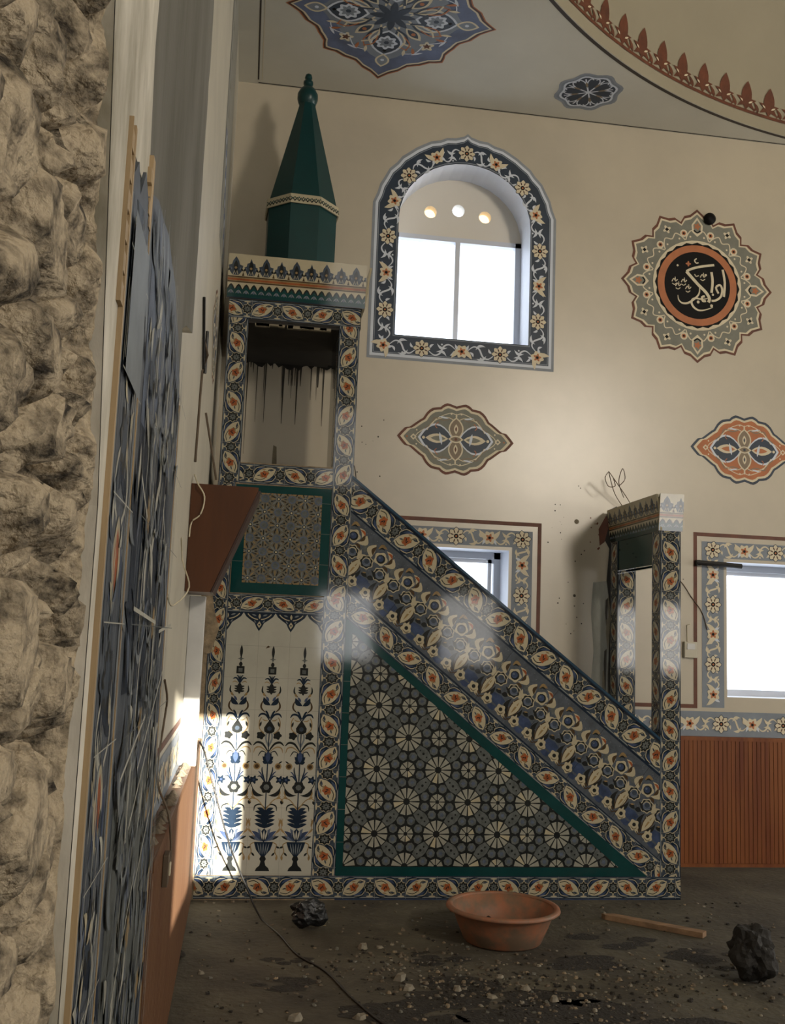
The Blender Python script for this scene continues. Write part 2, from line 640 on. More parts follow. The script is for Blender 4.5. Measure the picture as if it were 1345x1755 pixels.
upper_window('window_1', 1.25, 2.33, W1, 0)
lower_window('window_2', 1.37, 2.21, 'small square window half hidden behind the stair rail')
upper_window('window_3', 5.16, 6.24, W2, 0)
lower_window('window_4', 4.0, 4.84, 'square window at the right edge')
for i, (a, b, z, k) in enumerate(FRONT_WINDOWS[:3] + [(a, b, z, k) for a, b, z, k in FRONT_WINDOWS[3:]]):
    f = M()
    mp = lambda u, v, t=0: (u, YF + t, v)
    zz0, zz1 = z
    xc = (a + b) / 2
    t0, t1 = (-.07, -.02) if i < 1 else (.002, .02)
    bars(f, [(a, a + .05, zz0, zz1), (b - .05, b, zz0, zz1), (a, b, zz0, zz0 + .05), (a, b, zz1 - .05, zz1), (xc - .03, xc + .03, zz0, zz1)], mp, t0, t1, 'frame_white')
    struct(f.build('window_%d' % (5 + i)))
for i, (a, b, z, k) in enumerate(ADDED_RIGHT_WINDOWS):
    f = M()
    mp = lambda u, v, t=0: (XR - t, u, v)
    bars(f, [(a, a + .05, *z), (b - .05, b, *z), (a, b, z[0], z[0] + .05), (a, b, z[1] - .05, z[1])], mp, .002, .02, 'frame_white')
    struct(f.build('window_%d' % (11 + i)))  # frames added around the fill lamps, no openings behind them


# ------------------------------------------------------------------ painted ornaments of the walls and ceiling
def daisy(r=.064, body='p_cream', c1='p_orange', c2='p_black'):
    a = Art()
    a.flower(0, 0, r * 1.02, 'p_navy', 8, .12)
    a.flower(0, 0, r * .93, body, 8, .14)
    for i in range(8):
        t = 2 * PI * (i + .5) / 8
        a.leaf(r * .3 * cos(t), r * .3 * sin(t), r * .85 * cos(t), r * .85 * sin(t), r * .16, 'p_darkbrown', k=4)
    a.circ(0, 0, r * .3, c2, 8)
    a.circ(0, 0, r * .13, c1, 6)
    return a


def tulip(r=.062):
    a = Art()
    for t in (-1, 1):
        a.leaf(-r * .2 * t, -r * .2, t * r * 1.35, r * .95, r * .6, 'p_cream', bend=-.12 * t)
    a.leaf(-r * .9, -r * .9, r * .0, -r * .2, r * .4, 'p_white', bend=.2)
    a.leaf(r * .9, -r * .9, r * .0, -r * .2, r * .4, 'p_white', bend=-.2)
    a.flower(0, 0, r * .78, 'p_cream', 6, .16)
    a.flower(0, 0, r * .42, 'p_orange', 5, .3)
    a.circ(0, 0, r * .2, 'p_black', 6)
    return a


DAISY, TULIP = daisy(), tulip()


def scroll_path(art, pts, closed, w=.014, r=1.0, leafm='p_white', darkm='p_navy'):
    """flowers on points joined by S-shaped scrolls"""
    n = len(pts)
    for i in range(n if closed else n - 1):
        a, b = Vector(pts[i]), Vector(pts[(i + 1) % n])
        d = b - a
        L = d.length
        d.normalize()
        nn = Vector((-d.y, d.x)) * (1 if i % 2 else -1)
        P = lambda s_, o: tuple(a + d * (L * s_) + nn * o)
        art.stroke([P(.12, .0), P(.3, .045), P(.45, .03), P(.55, -.03), P(.7, -.045), P(.88, 0)], w, leafm, taper=True)
        art.leaf(*P(.36, .02), *P(.62, .05), .022, leafm, bend=.25)
        art.leaf(*P(.64, -.02), *P(.38, -.05), .022, leafm, bend=.25)
        art.circ(*P(.5, .044), .008, leafm, 6)
        art.leaf(*P(.2, .0), *P(.3, -.04), .018, leafm, bend=.2)
        art.leaf(*P(.8, .0), *P(.7, .04), .018, leafm, bend=.2)
    for i in range(n):
        f = DAISY if i % 2 else TULIP
        a = pts[i - 1] if (i or closed) else pts[0]
        b = pts[(i + 1) % n] if (closed or i < n - 1) else pts[-1]
        rot = math.atan2(b[1] - a[1], b[0] - a[0])
        art.add(f, *pts[i], rot=rot, sx=r, sy=r)
    art.k += max(DAISY.k, TULIP.k)
    return art


def off(lp, c, k):
    return [(c[0] + (x - c[0]) * k[0], c[1] + (y - c[1]) * k[1]) for x, y in lp]


# border of the arched window
def arched_border(x0, name):
    dx = x0 - 1.79
    half = [(0, 5.715), (.03, 5.69), (.10, 5.668), (.17, 5.662), (.225, 5.635), (.30, 5.618), (.36, 5.585), (.42, 5.55), (.47, 5.51), (.53, 5.465), (.57, 5.41),
            (.63, 5.35), (.665, 5.28), (.70, 5.215), (.72, 5.14), (.752, 5.06)]
    right = [(x, z) for x, z in half] + [(.752, 3.79)]
    outer = [(1.79 + dx - x, z) for x, z in reversed(right)] + [(1.79 + dx + x, z) for x, z in right[1:]]
    outer = outer[::-1]
    c = (1.79 + dx, 4.7)

    def inset(d):
        r = []
        for x, z in outer:
            vx, vz = x - c[0], z - c[1]
            if abs(z - 3.79) < 1e-6:
                r.append((x - math.copysign(d, vx), z + d))
            elif z < 5.1:
                r.append((x - math.copysign(d, vx), z))
            else:
                L = math.hypot(vx, vz)
                r.append((x - vx / L * d, z - vz / L * d))
        return r
    inner = [(x + dx, z) for x, z in W1]
    a = Art()
    a.ring(inset(0), inset(.024), c, 'p_bluegrey_soft')
    a.ring(inset(.022), inset(.044), c, 'p_white')
    a.ring(inset(.044), inner, c, 'p_navy', 128)
    a.ring(inset(.05), inset(.056), c, 'p_greyblue')
    a.ring(off(inner, c, (1.025, 1.02)), off(inner, c, (1.013, 1.010)), c, 'p_greyblue')
    pts = [(1.165, 3.898), (1.168, 4.185), (1.166, 4.487), (1.17, 4.786), (1.21, 5.084), (1.32, 5.307), (1.54, 5.485), (1.785, 5.545), (2.03, 5.479),
           (2.255, 5.302), (2.37, 5.083), (2.41, 4.781), (2.408, 4.487), (2.405, 4.192), (2.405, 3.896), (2.10, 3.896), (1.79, 3.896), (1.47, 3.896)]
    a.k += 2
    scroll_path(a, [(x + dx, z) for x, z in pts], True)
    m = M()
    a.put(m, BACK)
    return tag(m.build(name, wall_back), 'navy painted border with cream flowers around the arched window')


arched_border(1.79, 'painted_window_border')
arched_border(5.70, 'painted_window_border')


def square_border(xa, xb, za, zb, ia, ib, ja, jb, name, label, redw=.03):
    """painted surround of a lower window: red line, cream gap, grey-blue field with flowers"""
    a = Art()
    c = ((xa + xb) / 2, (ja + jb) / 2)
    R = lambda d: [(xa + d, za), (xb - d, za), (xb - d, zb - d), (xa + d, zb - d)]
    I = [(ia, za), (ib, za), (ib, jb), (ia, jb)]
    for d0, d1, mt in ((0, redw, 'p_brown'), (.07, None, 'p_greyblue')):
        o = R(d0)
        i_ = R(d1) if d1 else I
        for u in ((0, 3), (3, 2), (2, 1)):
            a.poly([o[u[0]], o[u[1]], i_[u[1]], i_[u[0]]], mt)
    w2 = (xa + .07 + ia) / 2
    w3 = (xb - .07 + ib) / 2
    zt = (zb - .07 + jb) / 2
    pts = [(w2, za + .1 + .235 * i) for i in range(5)] + [(w2, zt)] + [(w2 + (w3 - w2) * i / 4, zt) for i in range(1, 4)] + [(w3, zt)] + [(w3, za + .1 + .235 * i) for i in reversed(range(5))]
    scroll_path(a, pts, False, leafm='p_cream')
    m = M()
    a.put(m, BACK)
    return tag(m.build(name, wall_back), label)


square_border(1.11, 2.467, 1.195, 2.57, 1.345, 2.235, 1.2, 2.37, 'painted_window_surround', 'grey-blue floral surround with a red-brown line around the square window')
square_border(3.72, 5.12, 1.195, 2.57, 3.975, 4.865, 1.2, 2.37, 'painted_window_surround', 'grey-blue floral surround with a red-brown line at the right edge')


def dado(name, segs, mapf, length, parent, label, red):
    a = Art()
    a.rect(segs, .975, length, 1.165, 'p_greyblue')
    for x0, x1 in red:
        a.rect(x0, 1.187, x1, 1.217, 'p_brown')
    n = int((length - segs) / .26)
    scroll_path(a, [(segs + .1 + .26 * i, 1.07) for i in range(n)], False, leafm='p_cream')
    m = M()
    a.put(m, mapf)
    return tag(m.build(name, parent), label)


dado('painted_dado_band', XL + .01, BACK, 6.2, wall_back, 'grey-blue painted band of flowers above the wooden wainscot', [(XL + .01, 1.14), (2.44, 3.75), (5.09, 6.2)])
dado('painted_dado_band', -3.5, LEFT, -.1, wall_left, 'faded grey-blue painted band above the left wainscot', [(-3.5, -1.42)])


def mirror4(q):
    """quadrant outline (0,+h) ... (+w,0) -> closed loop"""
    r = q + [(x, -y) for x, y in reversed(q[:-1])]
    return r + [(-x, y) for x, y in reversed(r[1:-1])]


# small lens-shaped medallion
SMALLQ = smooth([(0, .262), (.03, .272), (.075, .283), (.115, .262), (.13, .248), (.19, .238), (.235, .2), (.262, .155), (.285, .14), (.33, .105), (.37, .075), (.405, .068), (.464, 0)], 2)


def small_medallion(k=1.):
    lp = mirror4(SMALLQ)
    a = Art()
    sc = lambda t: [(x * t, y * t * (1 + .0)) for x, y in lp]
    a.poly(sc(1.), 'p_brown').poly([(x * .945, y * .925) for x, y in lp], 'p_cream').poly([(x * .89, y * .86) for x, y in lp], 'p_greygreen')
    a.stroke([(x * .70, y * .74) for x, y in lp[::3]], .006, 'p_cream', 2, True)
    for sx in (-1, 1):
        a.leaf(.02 * sx, 0, .30 * sx, 0, .235, 'p_white', pw=.8, k=8)
        a.leaf(.03 * sx, 0, .28 * sx, 0, .205, 'p_navy', pw=.8, k=8)
        a.leaf(.06 * sx, 0, .24 * sx, 0, .075, 'p_cream', pw=.8)
        a.leaf(.08 * sx, 0, .20 * sx, 0, .04, 'p_greygreen')
        a.leaf(.11 * sx, -.05, .13 * sx, .05, .022, 'p_white')
        a.circ(.335 * sx, 0, .025, 'p_cream', 4).circ(.335 * sx, 0, .01, 'p_greygreen', 6)
        a.circ(.255 * sx, 0, .012, 'p_cream', 8).circ(.385 * sx, 0, .008, 'p_orange', 6)
        for sy in (-1, 1):
            a.stroke([(.03 * sx, .17 * sy), (.1 * sx, .145 * sy), (.17 * sx, .16 * sy), (.2 * sx, .11 * sy), (.25 * sx, .07 * sy)], .009, 'p_taupe')
            a.stroke([(.02 * sx, .15 * sy), (.07 * sx, .17 * sy), (.14 * sx, .155 * sy), (.19 * sx, .12 * sy), (.23 * sx, .06 * sy)], .006, 'p_cream')
            a.leaf(.06 * sx, .16 * sy, .14 * sx, .175 * sy, .014, 'p_white')
            a.circ(.04 * sx, .2 * sy, .008, 'p_cream', 6)
            a.circ(.31 * sx, .055 * sy, .007, 'p_cream', 6)
            a.stroke([(.14 * sx, .13 * sy), (.165 * sx, .1 * sy), (.15 * sx, .08 * sy)], .006, 'p_orange')
    for sy in (-1, 1):
        a.leaf(0, -.01 * sy, 0, .175 * sy, .12, 'p_cream', k=8, pw=.8)
        a.leaf(0, .0 * sy, 0, .162 * sy, .098, 'p_taupe', k=8, pw=.8)
        a.leaf(0, .04 * sy, 0, .12 * sy, .035, 'p_cream').leaf(0, .06 * sy, 0, .1 * sy, .014, 'p_brown')
        a.leaf(0, .16 * sy, 0, .205 * sy, .014, 'p_cream')
    a.leaf(-.06, 0, .06, 0, .06, 'p_cream').leaf(-.045, 0, .045, 0, .04, 'p_taupe')
    a.circ(0, 0, .012, 'p_brown', 6)
    return a


SM = small_medallion()
m = M()
SM_ = Art().add(SM, 1.764, 3.19)
SM_.put(m, BACK)
tag(m.build('painted_medallion', wall_back), 'lens-shaped grey medallion with brown outline below the arched window')
m = M()
Art().add(SM, -.35, 3.45).put(m, LEFT)
tag(m.build('painted_medallion', wall_left), 'lens-shaped medallion on the left wall seen edge on')
m = M()
Art().add(SM, 4.16, 3.265, remap={'p_brown': 'p_navy', 'p_greygreen': 'p_orange'}).put(m, BACK)
tag(m.build('painted_medallion', wall_back), 'tip of an orange and navy medallion at the right edge')

# big round calligraphy roundel
RC = (3.757, 4.62)
a = Art()


def star12(R, r, n=12):
    pts = []
    for i in range(n):
        t = 2 * PI * i / n
        for dt, rr in ((0, R), (.10, R * .925), (.19, (R + r) / 2 * .99), (PI / n, r), (2 * PI / n - .19, (R + r) / 2 * .99), (2 * PI / n - .10, R * .925)):
            pts.append((rr * cos(t + dt), rr * sin(t + dt)))
    return pts


A_ = lambda pts: [(RC[0] + x, RC[1] + y) for x, y in pts]
a.poly(A_(star12(.66, .555)), 'p_brown').poly(A_(star12(.635, .535)), 'p_cream').poly(A_(star12(.615, .52)), 'p_greygreen')
for i in range(12):
    t = 2 * PI * i / 12
    c, s_ = cos(t), sin(t)
    P = lambda r, o: (RC[0] + r * c - o * s_, RC[1] + r * s_ + o * c)
    Q = lambda *l: [P(*q) for q in l]
    a.stroke(Q((.385, -.1), (.43, -.085), (.47, -.05), (.44, 0), (.47, .05), (.43, .085), (.385, .1)), .009, 'p_cream')
    if i % 3 == 0:
        a.poly(Q((.42, 0), (.46, .045), (.52, .05), (.59, 0), (.52, -.05), (.46, -.045)), 'p_cream')
        a.poly(Q((.45, 0), (.475, .03), (.52, .034), (.565, 0), (.52, -.034), (.475, -.03)), 'p_greygreen')
        a.flower(*P(.51, 0), .024, 'p_orange', 5, .3)
        a.stroke(Q((.475, -.03), (.455, 0), (.475, .03)), .013, 'p_black', 3)
    else:
        a.flower(*P(.53, 0), .028, 'p_cream', 4, .35, rot=t).flower(*P(.53, 0), .014, 'p_black', 4, .2)
    t2 = t + PI / 12
    x, y = RC[0] + .455 * cos(t2), RC[1] + .455 * sin(t2)
    a.circ(x, y, .033, 'p_cream', 10).circ(x, y, .02, 'p_orange', 6).circ(x, y, .011, 'p_black', 5)
    for o in (-.13, .13):
        a.circ(RC[0] + .42 * cos(t + o * 1.1), RC[1] + .42 * sin(t + o * 1.1), .009, 'p_cream', 6)
a.circ(*RC, .385, 'p_cream', 48).flower(*RC, .362, 'p_black', 24, .02, k=2).circ(*RC, .345, 'p_orange', 48).circ(*RC, .287, 'p_black', 48)
S_ = lambda *l: [(RC[0] + (x - 540) / 811, RC[1] - (y - 557) / 811) for x, y in l]
Wt = 'p_cream'
# calligraphy: abu bakr
a.stroke(S_((462, 466), (500, 445), (560, 425), (620, 412), (660, 404)), .020, Wt, 3)
a.stroke(S_((462, 466), (500, 505), (550, 555), (600, 600), (625, 640), (618, 668)), .026, Wt, 3)
a.stroke(S_((552, 556), (556, 590), (545, 625), (510, 660), (470, 686), (432, 688), (408, 668), (402, 636)), .017, Wt, 3, taper=True)
a.stroke(S_((618, 640), (575, 650), (520, 648), (498, 672), (510, 706), (545, 728), (590, 724), (650, 700)), .018, Wt, 3, taper=True)
a.circ(*S_((545, 672))[0], .013, Wt, 8).circ(*S_((640, 690))[0], .013, Wt, 8)
a.stroke(S_((592, 628), (572, 636), (578, 662), (600, 660)), .018, Wt, 3)
a.stroke(S_((640, 455), (648, 520), (640, 600)), .022, Wt, 3)
a.stroke(S_((690, 600), (672, 560), (700, 540), (716, 570), (706, 620), (670, 650), (640, 655)), .018, Wt, 3)
a.stroke(S_((720, 430), (735, 520), (728, 620)), .02, Wt, 3)
a.circ(*S_((650, 612))[0], .01, Wt, 8).circ(*S_((600, 480))[0], .01, Wt, 8)
a.stroke(S_((535, 370), (520, 385), (532, 402), (548, 398)), .010, Wt, 3)
a.flower(*S_((476, 412))[0], .018, 'p_orange', 4, .35)
a.circ(*S_((400, 430))[0], .011, Wt, 4)
a.stroke(S_((520, 480), (530, 495), (550, 488)), .008, Wt, 3)
for x0, y0 in ((360, 545), (385, 575), (425, 545), (455, 590), (560, 500)):         # small script, fine strokes
    a.stroke(S_((x0, y0), (x0 + 14, y0 - 22), (x0 + 26, y0 - 4), (x0 + 40, y0 - 18)), .008, 'p_ochre' if 0 else Wt, 3)
    a.stroke(S_((x0 + 2, y0 + 12), (x0 + 18, y0 + 20), (x0 + 34, y0 + 8)), .007, Wt, 3)
    a.stroke(S_((x0 + 22, y0 - 34), (x0 + 26, y0 - 14)), .006, Wt, 1)
m = M()
a.put(m, BACK)
tag(m.build('painted_roundel', wall_back), 'star-edged roundel with cream calligraphy on a black disc')
m = M()
m.lathe([(.035, 0), (.05, .01), (.05, .03), (0.02, .05)], (0, 0, 0), 'p_black', 16)
# dark fitting at the roundel's rim
o = m.build('wall_lamp_socket', None, True)
o.location = (3.86, D, 5.20)
o.rotation_euler = (PI / 2, 0, 0)
tag(o, 'small round black fitting on the wall above the star-edged roundel', 'fitting')

# ceiling ornaments
BIGQ = smooth([(0, .79), (.07, .71), (.14, .66), (.20, .585), (.29, .55), (.36, .50), (.45, .475), (.455, .38), (.50, .29), (.53, .22), (.60, .165), (.65, .08), (.745, 0)], 2)
lp = mirror4(BIGQ)
a = Art()
for k, mt in ((1., 'p_orange'), (.985, 'p_darkbrown'), (.955, 'p_cream'), (.93, 'p_blue')):
    a.poly([(x * k, y * k) for x, y in lp], mt)
a.poly([(x * .72, y * .72) for x, y in lp], 'p_greyblue')
for i in range(8):
    t = PI / 4 * i
    c, s_ = cos(t), sin(t)
    P = lambda r, o: (r * c - o * s_, r * s_ + o * c)
    Q = lambda *l: [P(*q) for q in l]
    a.leaf(*P(0, 0), *P(.17, 0), .055, 'p_navy')
    if i % 2 == 0:
        a.leaf(*P(.16, 0), *P(.47, 0), .24, 'p_white', pw=.8, k=8).leaf(*P(.18, 0), *P(.45, 0), .205, 'p_navy', pw=.8, k=8)
        a.flower(*P(.31, 0), .075, 'p_white', 8, .14).flower(*P(.31, 0), .05, 'p_greyblue', 8, .2).circ(*P(.31, 0), .02, 'p_navy', 6)
        a.circ(*P(.41, 0), .017, 'p_black', 4)
        a.leaf(*P(.45, 0), *P(.62, 0), .11, 'p_cream', k=8).leaf(*P(.47, 0), *P(.60, 0), .08, 'p_greyblue', k=8).circ(*P(.53, 0), .016, 'p_white', 6)
    for sg in (-1, 1):
        a.stroke(Q((.12, .03 * sg), (.2, .10 * sg), (.28, .13 * sg), (.36, .10 * sg)), .014, 'p_cream')
        a.stroke(Q((.14, .05 * sg), (.2, .125 * sg), (.29, .155 * sg)), .018, 'p_navy')
        a.stroke(Q((.22, .12 * sg), (.30, .17 * sg), (.38, .15 * sg)), .010, 'p_orange')
    if i % 2:
        a.leaf(*P(.16, 0), *P(.34, 0), .085, 'p_cream').leaf(*P(.18, 0), *P(.31, 0), .055, 'p_navy').circ(*P(.25, 0), .018, 'p_orange', 6)
        a.flower(*P(.42, 0), .045, 'p_cream', 5, .3, rot=t).flower(*P(.42, 0), .024, 'p_brown', 5, .3, rot=t)
        for sg in (-1, 1):
            a.stroke(Q((.40, .02 * sg), (.44, .12 * sg), (.40, .2 * sg)), .009, 'p_white')
            a.leaf(*P(.38, .10 * sg), *P(.46, .15 * sg), .025, 'p_orange')
            a.leaf(*P(.36, .16 * sg), *P(.42, .22 * sg), .025, 'p_cream')
            a.leaf(*P(.47, .07 * sg), *P(.44, .16 * sg), .02, 'p_white')
m = M()
Art().add(a, 1.003, -.068).put(m, CEIL)
tag(m.build('painted_ceiling_medallion', ceiling), 'large lobed blue medallion with dark outline on the ceiling')

a = Art()
for R, mt in ((.255, 'p_bluegrey_soft'), (.235, 'p_greyblue'), (.215, 'p_white'), (.198, 'p_navy')):
    a.flower(0, 0, R, mt, 8, .06, rot=.35)
for i in range(8):
    t = PI / 4 * i + .35
    c, s_ = cos(t), sin(t)
    P = lambda r, o: (r * c - o * s_, r * s_ + o * c)
    a.stroke([P(0, 0), P(.1, 0), P(.19, 0)], .012, 'p_white', 1)
    for sg in (-1, 1):
        a.stroke([P(.11, .0), P(.16, .018 * sg), P(.185, .045 * sg), P(.165, .058 * sg)], .010, 'p_white')
    a.leaf(*P(.07, .0), *P(.15, .0), .02, 'p_taupe')
m = M()
Art().add(a, 2.65, .56).put(m, CEIL)
tag(m.build('painted_ceiling_rosette', ceiling), 'small round navy and white rosette on the ceiling')

a = Art()
for pts in ([(.09, -3), (.09, .93)], [(.09, .972), (8., .972)]):
    a.stroke(pts, .012, 'p_line', 1)
a.stroke([(.12, -3), (.12, .93)], .004, 'p_cream', 1)
ca = [PI * .5 + PI * .55 * i / 70 for i in range(71)]
a.stroke([(DC[0] + (DR + .02) * cos(t), DC[1] + (DR + .02) * sin(t)) for t in ca if DC[1] + (DR + .02) * sin(t) < D - .02], .028, 'p_line', 1)
m = M()
a.put(m, CEIL)
tag(m.build('painted_ceiling_line', ceiling), 'thin dark painted line framing the ceiling corner')


def DOME(u, v, t=0):
    """u angle arc length, v arc height on the dome"""
    ang = u / DR
    ph = v / (DR * .62)
    r = DR * cos(ph) - t - .004
    return (DC[0] + r * cos(ang), DC[1] + r * sin(ang), H + DR * .62 * sin(ph))


a = Art()
a.rect(DR * PI * .5, .09, DR * PI * 1.05, .125, 'p_brown')
a.p = []
st = .012 * DR
u = DR * 1.45
pal = Art()
pal.leaf(0, .0, 0, .36, .10, 'p_brown', k=8)
pal.poly([(-.085, .02), (-.05, .10), (-.095, .15), (-.045, .155), (0, .26), (.045, .155), (.095, .15), (.05, .10), (.085, .02), (.03, .05), (-.03, .05)], 'p_brown')
pal.leaf(0, .10, 0, .19, .035, 'p_cream').leaf(0, .12, 0, .17, .012, 'p_brown')
pal.leaf(-.02, .09, -.06, .13, .018, 'p_cream').leaf(.02, .09, .06, .13, .018, 'p_cream')
pal.leaf(.10, .0, .145, .13, .03, 'p_brown', bend=.1).leaf(.145, .0, .10, .09, .02, 'p_brown')
while u < DR * 2.95:
    a.rect(u, .10, u + .245, .125, 'p_brown')
    a.k = 1
    a.add(pal, u + .10, .12, sx=1.15, sy=.66)
    a.k = 0
    u += .245
m = M()
a.put(m, DOME, base=.004, step=1e-4)
tag(m.build('painted_palmette_band', dome), 'row of red-brown palmettes along the dome edge')
a = Art()
for uu in (DR * 1.93, DR * 2.2, DR * 1.7):
    a.add(Art().leaf(0, 0, -.12, .5, .2, 'p_navy').leaf(0, 0, .3, .45, .2, 'p_navy').leaf(.1, .05, .1, .6, .18, 'p_navy').leaf(0.1, .1, .1, .5, .08, 'p_cream'), uu, 1.15)
m = M()
a.put(m, DOME, base=.004, step=1e-4)
tag(m.build('painted_dome_ornament', dome), 'dark navy ornament tips high on the dome')

# painted strip in the corner of the left wall
a = Art()
a.rect(.02, 1.9, .32, 5.93, 'p_strip')
a.rect(.02, 1.9, .03, 5.93, 'p_line')
a.rect(-.62, 4.0, .3, 5.93, 'p_strip')
a.rect(-.64, 4.1, -.61, 5.93, 'p_navy')
a.k = 3
for i in range(9):
    z = 5.6 - i * .2
    a.leaf(-.5, z, -.2, z + .12, .06, 'p_greygreen', bend=.2)
for i in range(8):
    z = 4.7 - i * .1
    a.leaf(-.6 + i * .09, z, -.3 + i * .09, z - .12, .09, 'p_blue', bend=.2).circ(-.45 + i * .09, z, .03, 'p_white', 8)
m = M()
a.put(m, LEFT)
tag(m.build('painted_corner_strip', wall_left), 'blue-grey painted strip in the corner above the minbar')

# ------------------------------------------------------------------ the minbar
MB = empty('minbar', (1.5, .45, 0), 'tall tiled pulpit with green spire, stair rail and doorway, clad in floral tiles', 'minbar')


def border_unit():
    a = Art()
    # a flower in a cream almond between two dark rosettes, u 0..0.2, v -0.05..0.05
    cr, sl, nv, dk = 't_cream', 't_slate', 't_navy', 't_dark'
    a.leaf(.030, -.005, .115, .049, .036, nv, bend=.2).leaf(.085, -.049, .170, .005, .036, nv, bend=-.2)
    a.leaf(.045, .020, .105, .044, .014, 't_blue', bend=.1).leaf(.095, -.044, .155, -.020, .014, 't_blue', bend=-.1)
    a.stroke([(.028, .012), (.05, .042), (.10, .050)], .0045, cr, 3, taper=True)
    a.stroke([(.172, -.012), (.15, -.042), (.10, -.050)], .0045, cr, 3, taper=True)
    a.leaf(.030, -.040, .080, -.046, .014, cr, bend=.2).leaf(.170, .040, .120, .046, .014, cr, bend=.2)
    a.leaf(.030, -.036, .170, .036, .078, cr, pw=.62, k=8)
    a.leaf(.120, .034, .172, .030, .020, cr).leaf(.080, -.034, .028, -.030, .020, cr)
    a.stroke([(.040, -.030), (.075, -.036), (.105, -.022)], .0042, dk, 3)
    a.stroke([(.160, .030), (.135, .036), (.120, .020), (.130, .006)], .0042, dk, 3)
    a.leaf(.125, .026, .158, .030, .010, sl).leaf(.050, -.012, .078, -.004, .008, sl)
    a.leaf(.080, .030, .110, .034, .007, 't_ochre')
    a.leaf(.070, -.016, .128, .018, .040, 't_ochre', pw=.7)
    for t0 in (20, 95, 160, 235, 300):
        t = math.radians(t0)
        a.leaf(.098, .0, .098 + .030 * cos(t), .0 + .026 * sin(t), .020, 't_orange')
    a.leaf(.086, .012, .100, -.006, .007, dk).leaf(.108, .008, .100, -.012, .006, dk)
    for x in (0, .2):
        a.leaf(x, .0, x, .052, .012, cr).leaf(x, .0, x, -.052, .012, cr)
        a.leaf(x - .024, .050, x + .024, .050, .010, cr).leaf(x - .024, -.050, x + .024, -.050, .010, cr)
        a.flower(x, 0, .0335, cr, 8, .08).flower(x, 0, .0305, dk, 8, .13).flower(x, 0, .018, 't_grey', 8, .25).circ(x, 0, .005, dk, 6)
    return a


BU = border_unit()


def band(name, mapf, L, w, clip=None, phase=0., label=None, parent=None, joint=True, tone=None, base=.0012):
    """tile border: u along 0..L, v across 0..w"""
    a = Art()
    a.rect(0, 0, L, w, 't_navy')
    a.rect(0, .004, L, w - .004, 't_pencil').rect(0, .0115, L, w - .0115, 't_dark').rect(0, .0145, L, w - .0145, 't_white')
    h = (w - .029) / 2
    a.rect(0, .0145, L, w - .0145, 't_slate')
    n = int(L / .2) + 2
    k0 = a.k
    for i in range(n):
        u = (i - 1) * .2 + phase
        a.k = k0
        a.poly([(u + .03, w / 2 - h), (u + .17, w / 2 - h), (u + .17, w / 2 + h), (u + .03, w / 2 + h)], 't_slate')
        s_ = 1 if i % 2 else -1
        a.add(BU, u, w / 2, sy=s_ * h / .05)
    a.k = k0 + BU.k + 3
    if joint:
        for i in range(n):
            u = (i - 1) * .2 + phase + .1 * 0 + .03
            a.rect(u, 0, u + .0015, w, 't_joint')
    a.clip(clip or rectloop(0, L, 0, w))
    m = M()
    cl = clip or rectloop(0, L, 0, w)
    m.prism(cl, mapf, -.004, base - .0006, 't_navy')
    a.put(m, mapf, base=base)
    o = m.build(name, parent or MB)
    if label:
        o['label'] = label
    return o


SF = .001  # face of the tile bed
F0 = lambda ox, oz, ux=1, uz=0: plane((ox, -SF, oz), (ux, 0, uz), (-uz, 0, ux), (0, -1, 0))

# masonry body
body = M()
body.box(-.002, .87, 0, .93, 0, 2.735, 'mortar')
body.box(XL + .001, 0, .0, .2, 0, 2.2, 'mortar')                      # tower base
body.box(-.002, .133, 0, .14, 2.735, 3.69, 'mortar')                  # tower columns
body.box(.737, .87, 0, .50, 2.735, 3.69, 'mortar')
body.box(-.002, .88, 0, .95, 3.69, 4.0, 'soot')                       # canopy slab
ST = lambda x: 2.668 - .7685 * (x - .88)                            # top of the rail
body.prism([(.87, 0), (3.012, 0), (3.012, ST(3.012)), (.87, ST(.87))], FACE, 0, -.12, 't_blue')
tower = body.build('masonry_body', MB)
m = M()
nst = 9
for i in range(nst):                                                # stair behind the rail
    x1 = 3.0 - i * (2.13 / nst)
    m.box(.87, x1, .12, .93, i * .205, (i + 1) * .205, 'matte_cream')
m.build('stair', MB)
m = M()
m.box(.133, .737, .14, .9, 2.735, 2.75, 't_white')
m.build('platform', MB)
m = M()                                                              # sooty lining of the canopy
m.box(.133, .737, .004, .948, 3.672, 3.691, 'soot')
for i in range(16):
    x = .15 + random.random() * .56
    m.box(x, x + .03 + random.random() * .08, .0, .03, 3.655 + random.random() * .01, 3.676, 'stain_mid')
m.build('canopy_soffit', MB)

# tower borders
band('tile_border', F0(0, .008), 3.155, .137, phase=.09)
vert = lambda x, w: plane((x + w, -SF, 0), (0, 0, 1), (-1, 0, 0), (0, -1, 0))
vb = lambda x, w, z0, z1, ph: band('tile_border', plane((x + w, -SF, z0), (0, 0, 1), (-1, 0, 0), (0, -1, 0)), z1 - z0, w, phase=ph)
vb(0, .133, 2.60, 3.70, .03)
vb(-.003, .112, .147, 2.60, .07)
vb(.737, .137, 1.89, 3.70, .1)
vb(.715, .152, .147, 1.89, .02)
band('tile_border', F0(.109, 1.765), .606, .117, phase=.05)
band('tile_border', F0(.133, 2.597), .604, .130, phase=.06)
band('tile_border', F0(0, 3.70), .875, .128, phase=.12)
vb(3.010, .145, .147, 2.445, .05)
# inner face of the right tower column
band('tile_border', plane((.736, 0, 2.735), (0, 0, 1), (0, 1, 0), (-1, 0, 0)), .95, .13, phase=.05)
m = M()
m.box(.7335, .7365, .13, .50, 2.735, 3.69, 't_slate')
m.build('side_tile', MB)

